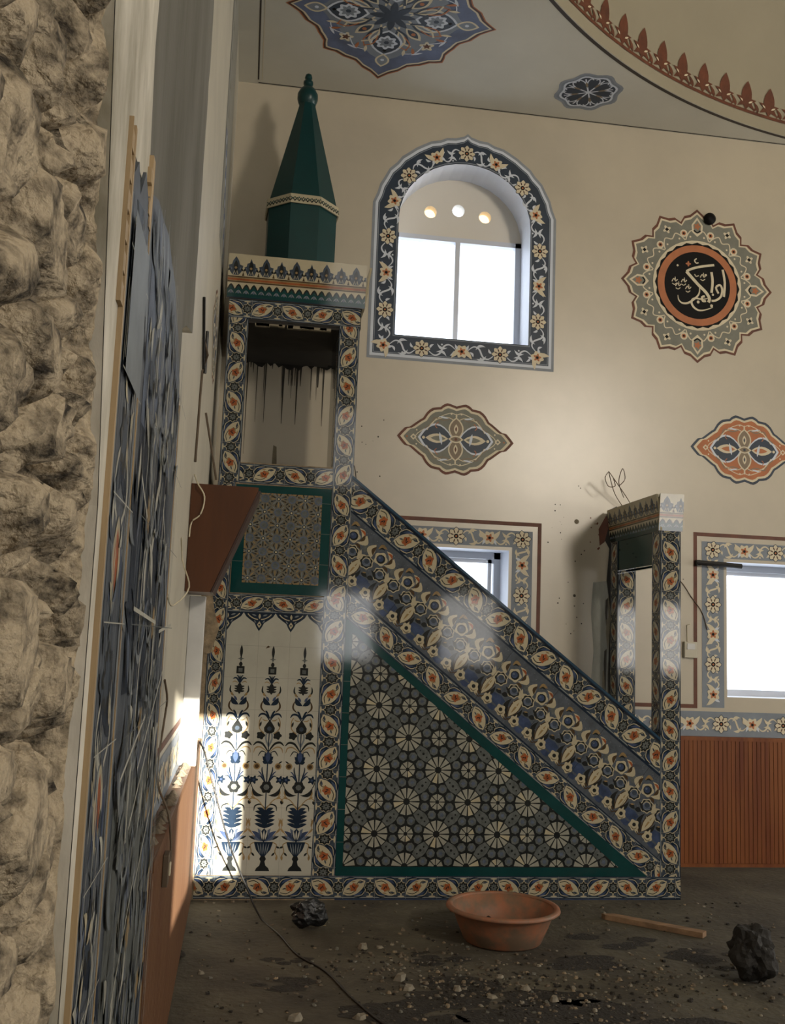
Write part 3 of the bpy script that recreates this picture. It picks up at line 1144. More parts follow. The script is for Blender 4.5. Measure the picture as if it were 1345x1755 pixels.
# friezes of the tower
def crest(name, mapf, L, zigzag=True, label=None, lower=.0, base=.001):
    """cresting of leaf motifs over an orange stripe over a teal zigzag; v from 0 (bottom) to .29"""
    a = Art()
    a.rect(0, 0, L, .292, 't_cream')
    a.rect(0, 0, L, .062, 't_teal')
    n = int(L / .05) + 1
    for i in range(n):
        x = .025 + i * .05
        a.k = 2
        a.poly([(x - .025, .06), (x + .025, .06), (x + .012, .085), (x, .095), (x - .012, .085)], 't_dark')
        a.k = 3
        a.poly([(x - .019, .055), (x + .019, .055), (x, .083)], 't_teal')
        a.k = 4
        a.circ(x, .04, .010, 't_greyblue', 6).leaf(x - .02, .03, x + .0, .055, .008, 't_pencil').leaf(x + .02, .03, x + .0, .055, .008, 't_pencil')
    a.k = 8
    a.rect(0, .0, L, .008, 't_navy')
    a.rect(0, .104, L, .112, 't_brownline').rect(0, .112, L, .138, 't_ochre').rect(0, .118, L, .130, 't_orange').rect(0, .138, L, .146, 't_brownline')
    k0 = a.k
    n = int(L / .1) + 1
    for i in range(n):
        x = .05 + i * .1
        a.k = k0
        lf = i % 2
        if lf:
            a.poly([(x - .022, .152), (x - .036, .185), (x - .044, .205), (x - .03, .212), (x - .026, .232), (x - .01, .238), (x, .266), (x + .01, .238), (x + .026, .232), (x + .03, .212), (x + .044, .205), (x + .036, .185), (x + .022, .152)], 't_slate')
        else:
            a.poly([(x - .02, .152), (x - .038, .175), (x - .048, .215), (x - .026, .222), (x - .02, .245), (x, .275), (x + .02, .245), (x + .026, .222), (x + .048, .215), (x + .038, .175), (x + .02, .152)], 't_slate')
        a.leaf(x - .03, .20, x - .050, .178, .014, 't_dark').leaf(x + .03, .20, x + .050, .178, .014, 't_dark')
        a.leaf(x, .165, x, .25, .030, 't_dark').circ(x, .20, .009, 't_ochre', 6)
        a.stroke([(x - .016, .155), (x - .008, .18), (x, .158), (x + .008, .18), (x + .016, .155)], .005, 't_cream', 1)
        a.leaf(x - .026, .185, x - .034, .205, .01, 't_greyblue').leaf(x + .026, .185, x + .034, .205, .01, 't_greyblue')
        a.poly([(x + .05 - .008, .148), (x + .05 + .008, .148), (x + .05, .178)], 't_brownline')
    a.clip(rectloop(0, L, 0, .292))
    m = M()
    m.prism(rectloop(0, L, 0, .292), mapf, -.012, base - .0006, 't_cream')
    a.put(m, mapf, base=base)
    o = m.build(name, MB)
    if label:
        o['label'] = label
    return o


crest('cornice', plane((-.02, -.012, 3.830), (1, 0, 0), (0, -.13, .9915), (0, -.9915, -.13)), .92)
crest('cornice', plane((.90, -.012, 3.830), (0, 1, 0), (.13, 0, .9915), (.9915, 0, -.13)), .95)
m = M()
m.box(-.02, .90, -.0, .95, 3.995, 4.10, 'matte_cream')
m.build('canopy_top', MB)

# white tile panel with three vases
def vase():
    a = Art()
    dk, nv, bl, gy, oc, wt = 't_dark', 't_navy', 't_blue', 't_grey', 't_ochre', 't_pencil'
    a.poly([(-.043, .172), (.043, .172), (.036, .19), (.018, .206), (.012, .23), (.02, .245), (.012, .262), (-.012, .262), (-.02, .245), (-.012, .23), (-.018, .206), (-.036, .19)], dk)
    a.poly([(-.012, .262), (.012, .262), (.042, .30), (.058, .348), (-.058, .348), (-.042, .30)], nv)
    for x in (-.035, -.018, 0, .018, .035):
        a.leaf(x * .5, .27, x, .34, .006, 't_pencil')
    for s in (-1, 1):
        a.stroke([(.055 * s, .345), (.078 * s, .33), (.07 * s, .29), (.085 * s, .26)], .006, oc)
        a.leaf(.075 * s, .32, .098 * s, .31, .012, dk).leaf(.07 * s, .285, .05 * s, .262, .012, dk).leaf(.083 * s, .27, .08 * s, .235, .014, 't_ochre')
        for q, (r, t0) in enumerate(((.085, 20), (.09, 45), (.085, 70))):
            a.leaf(.01 * s, .35, s * (.01 + r * cos(math.radians(t0))), .35 + r * sin(math.radians(t0)), .026, 't_blue' if q % 2 else 't_greyblue', bend=.1 * s)
        a.leaf(.05 * s, .36, .09 * s, .385, .012, dk).leaf(.07 * s, .40, .10 * s, .43, .012, oc).stroke([(.055 * s, .38), (.09 * s, .43), (.085 * s, .49)], .004, oc)
        a.leaf(.085 * s, .44, .098 * s, .49, .012, 't_ochre')
        for z, l in ((.44, .06), (.465, .062), (.49, .062), (.515, .06), (.535, .05)):
            a.leaf(0, z - .01, l * s, z + .018, .022, nv, bend=.1 * s)
        a.stroke([(0, .55), (.03 * s, .575), (.062 * s, .565), (.068 * s, .535)], .009, dk, taper=True)
        a.stroke([(0, .54), (.045 * s, .60), (.085 * s, .612), (.105 * s, .59)], .006, oc)
        a.leaf(.06 * s, .607, .09 * s, .625, .014, 't_ochre').leaf(.09 * s, .60, .098 * s, .575, .014, dk)
        a.leaf(.075 * s, .62, .085 * s, .66, .013, oc)
        a.leaf(.01 * s, .632, .085 * s, .685, .024, dk, bend=-.28 * s)
        a.stroke([(.085 * s, .68), (.095 * s, .71), (.07 * s, .735)], .005, dk)
        a.flower(.078 * s, .725, .021, nv, 5, .3).circ(.078 * s, .725, .008, bl, 6)
        for t0, l in ((58, .10), (75, .12), (40, .075)):
            a.stroke([(.005 * s, .70), (.02 * s + l * .3 * cos(math.radians(t0)) * s, .70 + l * .6), (s * l * cos(math.radians(t0)), .70 + l * sin(math.radians(t0)) * .9)], .008, nv if t0 != 58 else bl, taper=True)
        a.circ(.064 * s, .808, .021, oc, 10).circ(.064 * s, .808, .013, 't_brownline', 8)
        a.leaf(.064 * s, .825, .088 * s, .84, .009, dk)
        for t0, l in ((65, .075), (40, .07), (15, .055)):
            a.leaf(0, .825, s * l * cos(math.radians(t0)) * .6, .825 + l * sin(math.radians(t0)), .022, nv)
        a.stroke([(.0, .895), (.035 * s, .945), (.07 * s, .955), (.092 * s, .935)], .014, dk, taper=True)
        a.stroke([(.0, .89), (.045 * s, .925), (.078 * s, .92), (.088 * s, .89)], .008, oc, taper=True)
        a.stroke([(.01 * s, .89), (.04 * s, .90), (.06 * s, .87)], .007, dk, taper=True)
        a.stroke([(.0, .93), (.018 * s, .975), (.016 * s, 1.01)], .010, 't_pencil')
        a.flower(.05 * s, .998, .024, dk, 5, .15)
        a.stroke([(.03 * s, 1.01), (.06 * s, 1.04), (.062 * s, 1.085), (.05 * s, 1.11)], .006, oc)
        a.leaf(.06 * s, 1.05, .05 * s, 1.085, .012, dk)
        a.stroke([(.0, 1.085), (.025 * s, 1.125), (.055 * s, 1.13), (.07 * s, 1.11)], .013, nv, taper=True)
        a.stroke([(.0, 1.10), (.02 * s, 1.14), (.03 * s, 1.15)], .012, nv, taper=True)
        a.stroke([(.01 * s, 1.09), (.03 * s, 1.09), (.045 * s, 1.10)], .007, oc, taper=True)
        a.stroke([(.03 * s, 1.14), (.054 * s, 1.165), (.056 * s, 1.19), (.045 * s, 1.215)], .011, 't_brownline', taper=True)
        a.leaf(.0, 1.185, .045 * s, 1.235, .03, nv, bend=-.15 * s).leaf(.01 * s, 1.21, .03 * s, 1.24, .014, bl)
        a.stroke([(.03 * s, 1.24), (.054 * s, 1.27), (.052 * s, 1.305)], .010, dk, taper=True)
        a.leaf(.035 * s, 1.24, .05 * s, 1.262, .014, oc)
        for z in (1.265, 1.28, 1.295):
            a.leaf(0, z, .032 * s, z + .006, .012, dk)
        a.stroke([(0, 1.315), (.02 * s, 1.35), (.042 * s, 1.345)], .010, nv, taper=True)
        a.stroke([(0, 1.32), (.01 * s, 1.36), (.02 * s, 1.365)], .008, nv, taper=True)
        a.stroke([(.01 * s, 1.32), (.03 * s, 1.33), (.044 * s, 1.322)], .006, oc, taper=True)
    for z0, z1 in ((.43, .55), (.345, .43), (.82, .90)):
        a.leaf(0, z0, 0, z1, .05, nv)
    for x in (-.02, 0, .02):
        a.leaf(x * .4, .36, x, .42, .010, 't_white')
    a.stroke([(0, .54), (0, .66)], .007, nv, 1)
    a.flower(0, .68, .036, dk, 6, .1).circ(0, .68, .018, gy, 8)
    a.stroke([(0, .71), (0, .83)], .007, nv, 1)
    a.leaf(0, .83, 0, .905, .03, bl)
    a.stroke([(0, .90), (0, 1.02)], .006, nv, 1)
    a.poly([(0, 1.096), (.018, 1.07), (.033, 1.045), (.030, 1.022), (.012, 1.01), (-.012, 1.01), (-.030, 1.022), (-.033, 1.045), (-.018, 1.07)], dk)
    a.circ(0, 1.04, .014, 't_slate', 8)
    a.leaf(0, 1.25, 0, 1.325, .034, dk).leaf(0, 1.315, 0, 1.37, .012, nv)
    a.rect(-.024, 1.378, .024, 1.425, dk).rect(-.012, 1.388, .012, 1.412, gy)
    a.leaf(0, 1.42, 0, 1.455, .022, dk).leaf(-.02, 1.472, .02, 1.472, .008, gy).leaf(0, 1.455, 0, 1.49, .014, gy).leaf(0, 1.475, 0, 1.56, .018, dk)
    return a


VA = vase()
a = Art()
X0, X1, Z0, Z1 = .109, .715, .147, 1.765
a.rect(X0, Z0, X1, Z1, 't_white')
for i in range(1, 3):
    a.rect(X0 + .2 * i + .003, Z0, X0 + .2 * i + .0045, Z1, 't_joint')
for i in range(8):
    a.rect(X0, 1.554 - .2 * i, X1, 1.5555 - .2 * i, 't_joint')
a.k = 6
for i in range(3):
    a.add(VA, .209 + i * .2015, 0, sx=1.04)
a.k = 6
for i in range(4):                                                   # scalloped hangings at the top
    x = .109 + .202 * i
    sp = [(x, 1.648), (x + .018, 1.675), (x + .03, 1.70), (x + .062, 1.722), (x + .085, 1.74), (x + .101, 1.765), (x - .101, 1.765), (x - .085, 1.74), (x - .062, 1.722), (x - .03, 1.70), (x - .018, 1.675)]
    a.poly(sp, 't_navy')
    a.poly([(x, 1.668), (x + .014, 1.69), (x, 1.712), (x - .014, 1.69)], 't_cream').circ(x, 1.69, .006, 't_navy', 6)
    for s in (-1, 1):
        a.stroke([(x + .01 * s, 1.722), (x + .035 * s, 1.728), (x + .06 * s, 1.742), (x + .075 * s, 1.757)], .006, 't_cream', 3)
        a.leaf(x + .02 * s, 1.745, x + .05 * s, 1.755, .010, 't_pencil')
        a.leaf(x + .02 * s, 1.700, x + .034 * s, 1.718, .008, 't_pencil')
    a.leaf(x, 1.725, x, 1.76, .014, 't_cream')
a.k += 2
a.poly([(.325 + .05, 1.56), (.36, 1.54), (.39, 1.55)], 't_brownline')
a.clip(rectloop(X0, X1, Z0, Z1))
m = M()
m.prism(rectloop(X0, X1, Z0, Z1), FACE, -.003, .001, 't_white')
a.put(m, FACE, base=.0015, step=1.2e-5)
m.build('vase_tile_panel', MB)['label'] = 'white tile panel with three tall flower vases'

# fine star pattern panel in a teal frame
m = M()
fx0, fx1, fz0, fz1, gx0, gx1, gz0, gz1 = .115, .735, 1.888, 2.59, .185, .675, 1.955, 2.54
ar = Art()
ar.rect(fx0, fz0, fx1, fz1, 't_teal')
for z in (2.09, 2.29, 2.49):
    ar.rect(fx0, z, gx0, z + .0015, 't_joint').rect(gx1, z, fx1, z + .0015, 't_joint')
m.prism(rectloop(fx0, fx1, fz0, fz1), FACE, -.003, .004, 't_teal')
ar.put(m, FACE, base=.0042)
m.build('teal_tile_frame', MB)
a = Art()
a.rect(gx0, gz0, gx1, gz1, 't_ochre')
a.rect(gx0 + .008, gz0 + .008, gx1 - .008, gz1 - .008, 't_greytan')
st = .0865
for i in range(-1, 8):
    for j in range(-1, 8):
        x, z = gx0 + .035 + i * st, gz0 + .03 + j * st
        a.k = 2
        disc = (i + j) % 2
        for q in range(16):
            t = PI / 8 * q
            r0 = .030 if disc else .016
            a.leaf(x + r0 * cos(t), z + r0 * sin(t), x + .056 * cos(t), z + .056 * sin(t), .0075, ('t_pencil', 't_dark', 't_ochre', 't_slate')[(q + i) % 4], k=4)
        a.k = 20
        for q in range(8):
            t = PI / 4 * q + PI / 8
            a.circ(x + .0445 * cos(t), z + .0445 * sin(t), .0055, ('t_dark', 't_brownline')[(i + q) % 2], 5)
        if disc:
            a.flower(x, z, .026, 't_greyblue', 8, .08).flower(x, z, .017, 't_grey', 8, .2)
        else:
            a.flower(x, z, .017, 't_pencil', 8, .12).circ(x, z, .0125, 't_dark', 8).circ(x, z, .007, 't_cream', 8)
        a.k = 40
a.clip(rectloop(gx0, gx1, gz0, gz1))
m = M()
m.prism(rectloop(gx0, gx1, gz0, gz1), FACE, -.003, .005, 't_ochre')
a.put(m, FACE, base=.0055, step=1e-5)
m.build('star_tile_panel', MB)['label'] = 'fine star-patterned tile panel'

# slanted bands of the stair side; lines z = a + b x
LN = dict(top=(2.668, -.7685), b1=(2.455, -.774), fl=(1.941, -.792), b2=(1.752, -.7815))


def zl(n, x):
    return LN[n][0] + LN[n][1] * (x - .87)


def slant(n0, n1, xa=.868, xb=3.010, zmin=None):
    """corner points of the strip between upper line n0 and lower line n1"""
    pts = [(xa, zl(n1, xa)), (xb, zl(n1, xb)), (xb, zl(n0, xb)), (xa, zl(n0, xa))]
    if zmin is not None:
        pts = clip_poly(pts, [(0, zmin), (4, zmin), (4, 9), (0, 9)])
    return pts


def slant_band(n0, n1, ph, zmin=None):
    pts = slant(n0, n1, zmin=zmin)
    b = (LN[n0][1] + LN[n1][1]) / 2
    U = Vector((1, b)).normalized()
    V = Vector((-U.y, U.x))
    o = Vector((.868, zl(n1, .868)))
    loc = [((Vector(p) - o).dot(U), (Vector(p) - o).dot(V)) for p in pts]
    wmid = (zl(n0, 1.9) - zl(n1, 1.9)) * U.x
    off_ = ((Vector((1.9, zl(n1, 1.9))) - o).dot(V))
    mp = plane((o.x, -SF, o.y), (U.x, 0, U.y), (V.x, 0, V.y), (0, -1, 0))
    lo = min(p[0] for p in loc)
    L = max(p[0] for p in loc) - lo
    mp2 = lambda u, v, t=0: mp(u + lo, v + off_ / 2, t)
    return band('tile_border', mp2, L, wmid, clip=[(u - lo, v - off_ / 2) for u, v in loc], phase=ph)


slant_band('top', 'b1', .04)
slant_band('fl', 'b2', .10, zmin=.147)

# big flower frieze
zq = 2096.


def flower_unit():
    a = Art()
    u0 = Vector((.745, .667)).normalized()
    v0 = Vector((.667, -.745)).normalized()
    P0 = Vector((240, 1183))

    def q(x, y):
        d = Vector((x, y)) - P0
        return (d.dot(u0) / zq, d.dot(v0) / zq)
    cr, br, dk, bl, gb, wt = 't_cream', 't_brownline', 't_dark', 't_blue', 't_slate', 't_white'

    def C(x, y, r, mt, n=12, f=None):
        a.circ(*q(x, y), r / zq, mt, n)

    def Lf(x0, y0, x1, y1, w, mt, bend=0.):
        a.leaf(*q(x0, y0), *q(x1, y1), w / zq, mt, bend=bend)

    def S(pts, w, mt, taper=False):
        a.stroke([q(*p) for p in pts], w / zq, mt, 3, taper=taper)
    # blue fan
    a.poly([q(*p) for p in ((180, 860), (230, 830), (330, 890), (380, 970), (330, 1010), (250, 1020), (190, 960))], bl)
    a.poly([q(*p) for p in ((110, 1010), (170, 985), (240, 1040), (190, 1090), (140, 1060))], 't_blue')
    # small fine rosette on the ground
    a.flower(*q(715, 790), 55 / zq, 't_grey', 8, .15)
    # leaves round the bud
    Lf(380, 1200, 420, 1040, 70, br, .15)
    Lf(390, 1210, 520, 1190, 70, br, -.2)
    Lf(400, 1180, 480, 930, 70, dk, .25)
    Lf(430, 1150, 620, 1080, 60, dk, -.25)
    Lf(350, 1210, 330, 1080, 50, cr, .1)
    Lf(420, 1225, 540, 1150, 45, cr, -.2)
    Lf(400, 1180, 640, 920, 150, br)
    Lf(405, 1175, 630, 930, 118, cr)
    Lf(450, 1130, 580, 990, 26, 't_ochre')
    # cream star
    Lf(560, 900, 700, 880, 44, cr)
    Lf(590, 950, 640, 800, 44, cr)
    a.flower(*q(605, 895), 40 / zq, cr, 4, .3)
    # roses
    for x, y in ((335, 650), (510, 830)):
        a.flower(*q(x, y), 98 / zq, cr, 7, .08)
        a.flower(*q(x, y), 84 / zq, dk, 7, .08)
        C(x, y, 62, 't_greyblue')
        C(x + 6, y - 10, 36, 't_slate', 10)
        S([(x - 55, y - 20), (x - 10, y - 58), (x + 45, y - 40), (x + 62, y + 20)], 15, cr, True)
        S([(x - 40, y + 40), (x, y + 55), (x + 50, y + 45)], 12, 't_pencil', True)
    # dark leaves beneath
    Lf(250, 800, 330, 860, 60, dk, .1)
    Lf(330, 860, 420, 900, 70, dk, .1)
    Lf(400, 760, 440, 900, 40, dk, .1)
    Lf(270, 790, 330, 800, 20, 't_ochre')
    # main flower
    Lf(400, 590, 490, 410, 120, cr, .2)
    Lf(430, 560, 500, 440, 50, br, .2)
    Lf(600, 720, 730, 610, 110, cr, -.25)
    Lf(610, 690, 700, 590, 44, br, -.2)
    Lf(510, 470, 640, 480, 60, 't_ochre', .3)
    Lf(520, 480, 610, 500, 26, dk, .3)
    Lf(630, 500, 650, 640, 60, cr, .3)
    Lf(640, 530, 700, 620, 34, 't_orange', .2)
    a.flower(*q(540, 610), 92 / zq, cr, 5, .1, rot=.4)
    C(540, 612, 64, dk)
    C(535, 606, 46, 't_blue', 10)
    C(525, 592, 16, 't_greyblue', 8)
    Lf(550, 720, 620, 800, 44, br, .2)
    Lf(570, 700, 640, 740, 22, cr, .2)
    # small cream cups at the foot
    for x, y in ((300, 1080), (120, 920)):
        a.flower(*q(x, y), 72 / zq, cr, 5, .14)
        C(x + 5, y - 5, 28, dk, 8)
        S([(x - 50, y + 10), (x - 10, y + 55), (x + 40, y + 40)], 10, br, True)
    S([(330, 1170), (360, 1215), (400, 1200)], 14, br)
    Lf(190, 720, 130, 640, 36, cr, .2)
    return a


FU = flower_unit()
pts = slant('b1', 'fl')
b = (LN['b1'][1] + LN['fl'][1]) / 2
U = Vector((1, b)).normalized()
V = Vector((-U.y, U.x))
o2 = Vector((.868, zl('fl', .868)))
loc = [((Vector(p) - o2).dot(U), (Vector(p) - o2).dot(V)) for p in pts]
mp = plane((o2.x, -SF, o2.y), (U.x, 0, U.y), (V.x, 0, V.y), (0, -1, 0))
a = Art()
a.rect(-.5, -.05, 3.2, .6, 't_ground')
for i in range(1600):
    u, v = random.uniform(-.4, 3.0), random.uniform(-.05, .45)
    a.k = 1
    a.circ(u, v, .0032, ('t_greyblue', 't_slate', 't_pencil')[i % 3], 4)
a.k = 2
for i in range(14):
    a.add(FU, -.12 + .2345 * i, .0, sx=1.0, sy=.97)
a.k += FU.k + 1
for k in range(8):
    a.rect(.30 + k * .4, -.1, .302 + k * .4, .6, 't_dark')
a.stroke([tuple(loc[3]), tuple(loc[2])], .016, 't_navy', 1)
a.stroke([tuple(loc[0]), tuple(loc[1])], .010, 't_navy', 1)
a.clip(loc)
m = M()
m.prism(loc, mp, -.003, .0012, 't_slate')
a.put(m, mp, base=.0018, step=1.2e-5)
m.build('flower_tile_frieze', MB)['label'] = 'slanted frieze of large cream and blue flowers'

# coping of the rail
m = M()
cp = [(.87, ST(.87) + .012), (3.01, ST(3.01) + .012)]
m.prism([(.868, ST(.868) - .006), (3.012, ST(3.012) - .006), (3.012, ST(3.012) + .014), (.868, ST(.868) + .014)], FACE, .008, -.13, 'coping_blue')
m.prism([(.868, ST(.868) - .020), (3.012, ST(3.012) - .020), (3.012, ST(3.012) - .010), (.868, ST(.868) - .010)], FACE, .0095, 0, 't_navy')
m.build('rail_coping', MB)

# triangle of wheels in a teal frame
m = M()
hz = lambda x: 1.715 - .809 * (x - .868)
m.prism([(.867, .147), (2.925, .147), (.867, 1.752)], FACE, -.003, .003, 't_teal')
ar = Art()
for z in (.35, .55, .75, .95, 1.15, 1.35):
    ar.rect(.867, z, .912, z + .0015, 't_joint')
ar.put(m, FACE, base=.0031)
m.build('teal_tile_frame', MB)
a = Art()
TRI = [(.912, .203), (2.728, .203), (.912, 1.662)]
bgm = 't_dark'
a.rect(.9, .19, 2.8, 1.7, bgm)


def wheel(x, z, R, n, lw):
    for i in range(n):
        t0, t1 = 2 * PI * i / n, 2 * PI * (i + 1) / n
        tm = (t0 + t1) / 2
        h = lw / 2
        off_ = h / sin((t1 - t0) / 2)
        cx_, cz_ = x + off_ * cos(tm), z + off_ * sin(tm)
        rr = R * .985
        p1 = (x + rr * cos(t0) - h * sin(t0), z + rr * sin(t0) + h * cos(t0))
        p2 = (x + rr * cos(t1) + h * sin(t1), z + rr * sin(t1) - h * cos(t1))
        i1 = (x + R * .25 * cos(tm - .3 * (t1 - t0)), z + R * .25 * sin(tm - .3 * (t1 - t0)))
        i2 = (x + R * .25 * cos(tm + .3 * (t1 - t0)), z + R * .25 * sin(tm + .3 * (t1 - t0)))
        a.poly([i1, p1, p2, i2], 't_wedge' if (int(x * 37) + i) % 9 else 't_cream')
        a.k -= 1


tx, tz = 1.104, .4047
for i in range(-1, 6):
    for j in range(-1, 5):
        for ox in (0, .5):
            x, z = tx + (i + ox) * .4, tz + (j + ox) * .4
            a.k = 1
            wheel(x, z, .086, 12, .011)
            a.k = 2
            for sx in (-1, 1):
                a.k = 2
                cx_, cz_ = x + .1 * sx, z + .1
                c, s_ = cos(PI / 4 * (1 if sx > 0 else 3)), sin(PI / 4 * (1 if sx > 0 else 3))
                P = lambda p, q_: (cx_ + p * c - q_ * s_, cz_ + p * s_ + q_ * c)
                a.poly([P(-.053, -.022), P(-.014, -.034), P(.014, -.034), P(.053, -.022), P(.053, .022), P(.014, .034), P(-.014, .034), P(-.053, .022)], 't_grey')
                a.k = 3
                for pp in (-.03, 0, .03):
                    a.circ(*P(pp, 0), .006 if pp else .009, 't_dark', 6)
                    a.k = 3
        for ox, oz in ((.5, 0), (0, .5)):
            x, z = tx + (i + ox) * .4, tz + (j + oz) * .4
            a.k = 1
            wheel(x, z, .050, 8, .0075)
            for q in range(8):
                sx, sz = ((.033, .081), (.081, .033))[q % 2]
                xx, zz = x + sx * (1, -1)[(q // 2) % 2], z + sz * (1, -1)[(q // 4) % 2]
                a.k = 2
                a.circ(xx, zz, .0285, 't_grey', 7, rot=.3)
                a.k = 3
                a.flower(xx, zz, .012, 't_greyblue', 6, .3)
a.k = 5
for x in [tx + .2 * i for i in range(-1, 10)]:
    a.k = 5
    a.rect(x, .2, x + .0015, 1.7, 't_dark')
a.clip(TRI)
m = M()
m.prism(TRI, FACE, -.003, .004, bgm)
a.put(m, FACE, base=.0045)
m.build('wheel_tile_panel', MB)['label'] = 'triangular panel of dark and white wheel-patterned tiles'

# doorway at the foot of the stair
door = M()
door.box(3.012, 3.155, .0, .145, 0, 2.445, 't_navy')
door.box(3.012, 3.155, .785, .93, 0, 2.445, 't_navy')
door.box(3.03, 3.155, .0, .93, 2.445, 2.66, 'matte_cream')
door.build('doorway_post', MB)
m = M()
m.box(3.016, 3.045, .146, .784, 2.215, 2.445, 't_teal')
m.box(3.12, 3.15, .146, .784, 2.215, 2.445, 't_teal')
m.build('lintel_board', MB)['label'] = 'teal lintel board'
band('tile_border', plane((3.011, .0, .0), (0, 0, 1), (0, 1, 0), (-1, 0, 0)), 2.44, .14, phase=.05)
band('tile_border', plane((3.011, .787, .0), (0, 0, 1), (0, 1, 0), (-1, 0, 0)), 2.44, .14, phase=.05)
band('tile_border', plane((3.155, .784, .0), (0, 0, 1), (-1, 0, 0), (0, -1, 0)), 2.215, .14, phase=.05)
band('tile_border', plane((3.156, .14, .0), (0, 0, 1), (0, -1, 0), (1, 0, 0)), 2.44, .14, phase=.05)
crest('cornice', plane((2.995, -.006, 2.440), (1, 0, 0), (0, -.1, .87), (0, -.99, -.1)), .172)
crest('cornice', plane((3.008, .935, 2.440), (0, -1, 0), (-.1, 0, .87), (-.99, 0, -.1)), .945)
m = M()
m.box(2.985, 3.165, -.02, .94, 2.672, 2.688, 'matte_cream')
m.build('cornice_top', MB)

# spire
m = M()
n = 8
rot = PI / 8 + .05
c0 = (.462, .45, 4.09)
m.lathe([(.262, 0), (.262, .56), (.265, .57)], c0, 'spire_green', n, rot)
spire = m.build('spire', MB)
m = M()
m.lathe([(.272, .555), (.06, 1.405), (.05, 1.42)], c0, 'spire_green', n, rot)
m.build('spire_cone', spire)
m = M()
m.lathe([(.05, 1.40), (.062, 1.41), (.075, 1.45), (.075, 1.49), (.055, 1.53), (.028, 1.55), (.036, 1.57), (.036, 1.59), (.02, 1.605), (.028, 1.62), (.022, 1.645), (.0, 1.66)], c0, 'spire_green', 24)
m.build('finial', spire, smooth=True)
m = M()
R8 = .272
for i in range(n):
    a0, a1 = rot + 2 * PI * i / n, rot + 2 * PI * (i + 1) / n
    p0 = Vector((c0[0] + R8 * cos(a0), c0[1] + R8 * sin(a0), c0[2]))
    p1 = Vector((c0[0] + R8 * cos(a1), c0[1] + R8 * sin(a1), c0[2]))
    d = (p1 - p0)
    L = d.length
    d.normalize()
    nn = Vector((cos((a0 + a1) / 2), sin((a0 + a1) / 2), 0))
    mp = plane(p0, d, (0, 0, 1), nn)
    m.prism([(0, .535), (L, .535), (L, .60), (0, .60)], mp, -.004, .006, 't_cream')
    ar = Art()
    k = 7
    for q in range(k):
        x = L * (q + .5) / k
        hh = L / k / 2
        ar.stroke([(x - hh, .548), (x, .572), (x + hh, .548)], .008, 't_dark', 1)
        ar.stroke([(x - hh, .578), (x, .556), (x + hh, .578)], .006, 't_teal', 1)
        ar.k = 0
    ar.put(m, mp, base=.0065)
m.build('spire_band', spire)['label'] = 'white zigzag band around the spire'

# bare mortar where border tiles are broken away
m = M()
m.prism([(-.03, 1.91), (.005, 1.90), (.012, 1.827), (.032, 1.743), (.06, 1.652), (.045, 1.60), (.017, 1.5), (-.03, 1.49)], FACE, .001, .005, 'mortar')
m.build('mortar_patch', MB)['label'] = 'bare mortar patch'

# ------------------------------------------------------------------ stains on the back wall
a = Art()
a.k = 1
random.seed(3)
for i in range(26):                                                   # soot drips seen through the pulpit opening
    x = .12 + .60 * random.random()
    L = random.choice((.08, .12, .2, .2, .3, .5, .75))
    wd = random.uniform(.002, .007)
    a.poly([(x - wd * 1.6, 3.72), (x + wd * 1.6, 3.72), (x + wd, 3.72 - L * .4), (x + wd * .3, 3.72 - L), (x - wd * .3, 3.72 - L), (x - wd, 3.72 - L * .4)], 'stain_dark')
top = [(.06, 3.80)] + [(.06 + .74 * i / 24, 3.69 - .05 * random.random()) for i in range(25)] + [(.80, 3.80)]
a.poly(top, 'soot')
a.poly([(.36, 3.05), (.385, 3.04), (.40, 2.75), (.35, 2.75)], 'stain_mid')
m = M()
a.put(m, BACK)
tag(m.build('soot_stain', wall_back), 'dark soot drips on the wall behind the pulpit opening')
a = Art()
a.poly([(2.89, 2.13), (3.04, 2.15), (3.05, 1.15), (2.93, 1.18), (2.88, 1.35), (2.90, 1.6), (2.875, 1.9)], 'stain_pale')
for i in range(16):
    x = 2.96 + .09 * random.random()
    z = random.uniform(1.3, 2.1)
    a.poly([(x, z), (x + .02, z + .02), (x + .012, z - .15 - .3 * random.random()), (x - .004, z - .1)], random.choice(('stain_dark', 'stain_mid')))
a.poly([(3.0, 2.70), (3.08, 2.74), (3.09, 1.15), (3.03, 1.15), (3.02, 1.5), (3.035, 1.9), (3.0, 2.15), (3.02, 2.4), (2.96, 2.5), (2.99, 2.62)], 'soot')
a.poly([(2.93, 2.55), (2.99, 2.66), (3.02, 2.6), (2.98, 2.45), (2.94, 2.42)], 'p_brown')
for i in range(10):
    a.circ(2.86 + random.random() * .12, 2.3 + random.random() * .35, random.uniform(.004, .010), 'p_brown', 6)
m = M()
a.put(m, BACK)
tag(m.build('burn_stain', wall_back), 'blackened strip and bare plaster beside the doorway')
a = Art()
for i in range(46):
    x, z = random.choice(((.93, 2.95), (.95, 2.85), (1.1, 3.0), (2.75, 2.3), (2.72, 1.8), (3.6, 2.1), (2.62, 2.6)))
    x += random.gauss(0, .05)
    z += random.gauss(0, .16)
    a.circ(x, z, random.uniform(.002, .007), 'stain_dark', 6)
a.stroke([(.92, 2.98), (.98, 2.93), (1.0, 2.80), (.97, 2.77)], .006, 'stain_dark', 3)
a.circ(2.74, 2.02, .012, 'stain_dark', 8).circ(2.75, 2.60, .02, 'stain_mid', 8)
m = M()
a.put(m, BACK)
tag(m.build('wall_specks', wall_back), 'scattered dark specks and chips in the cream paint')

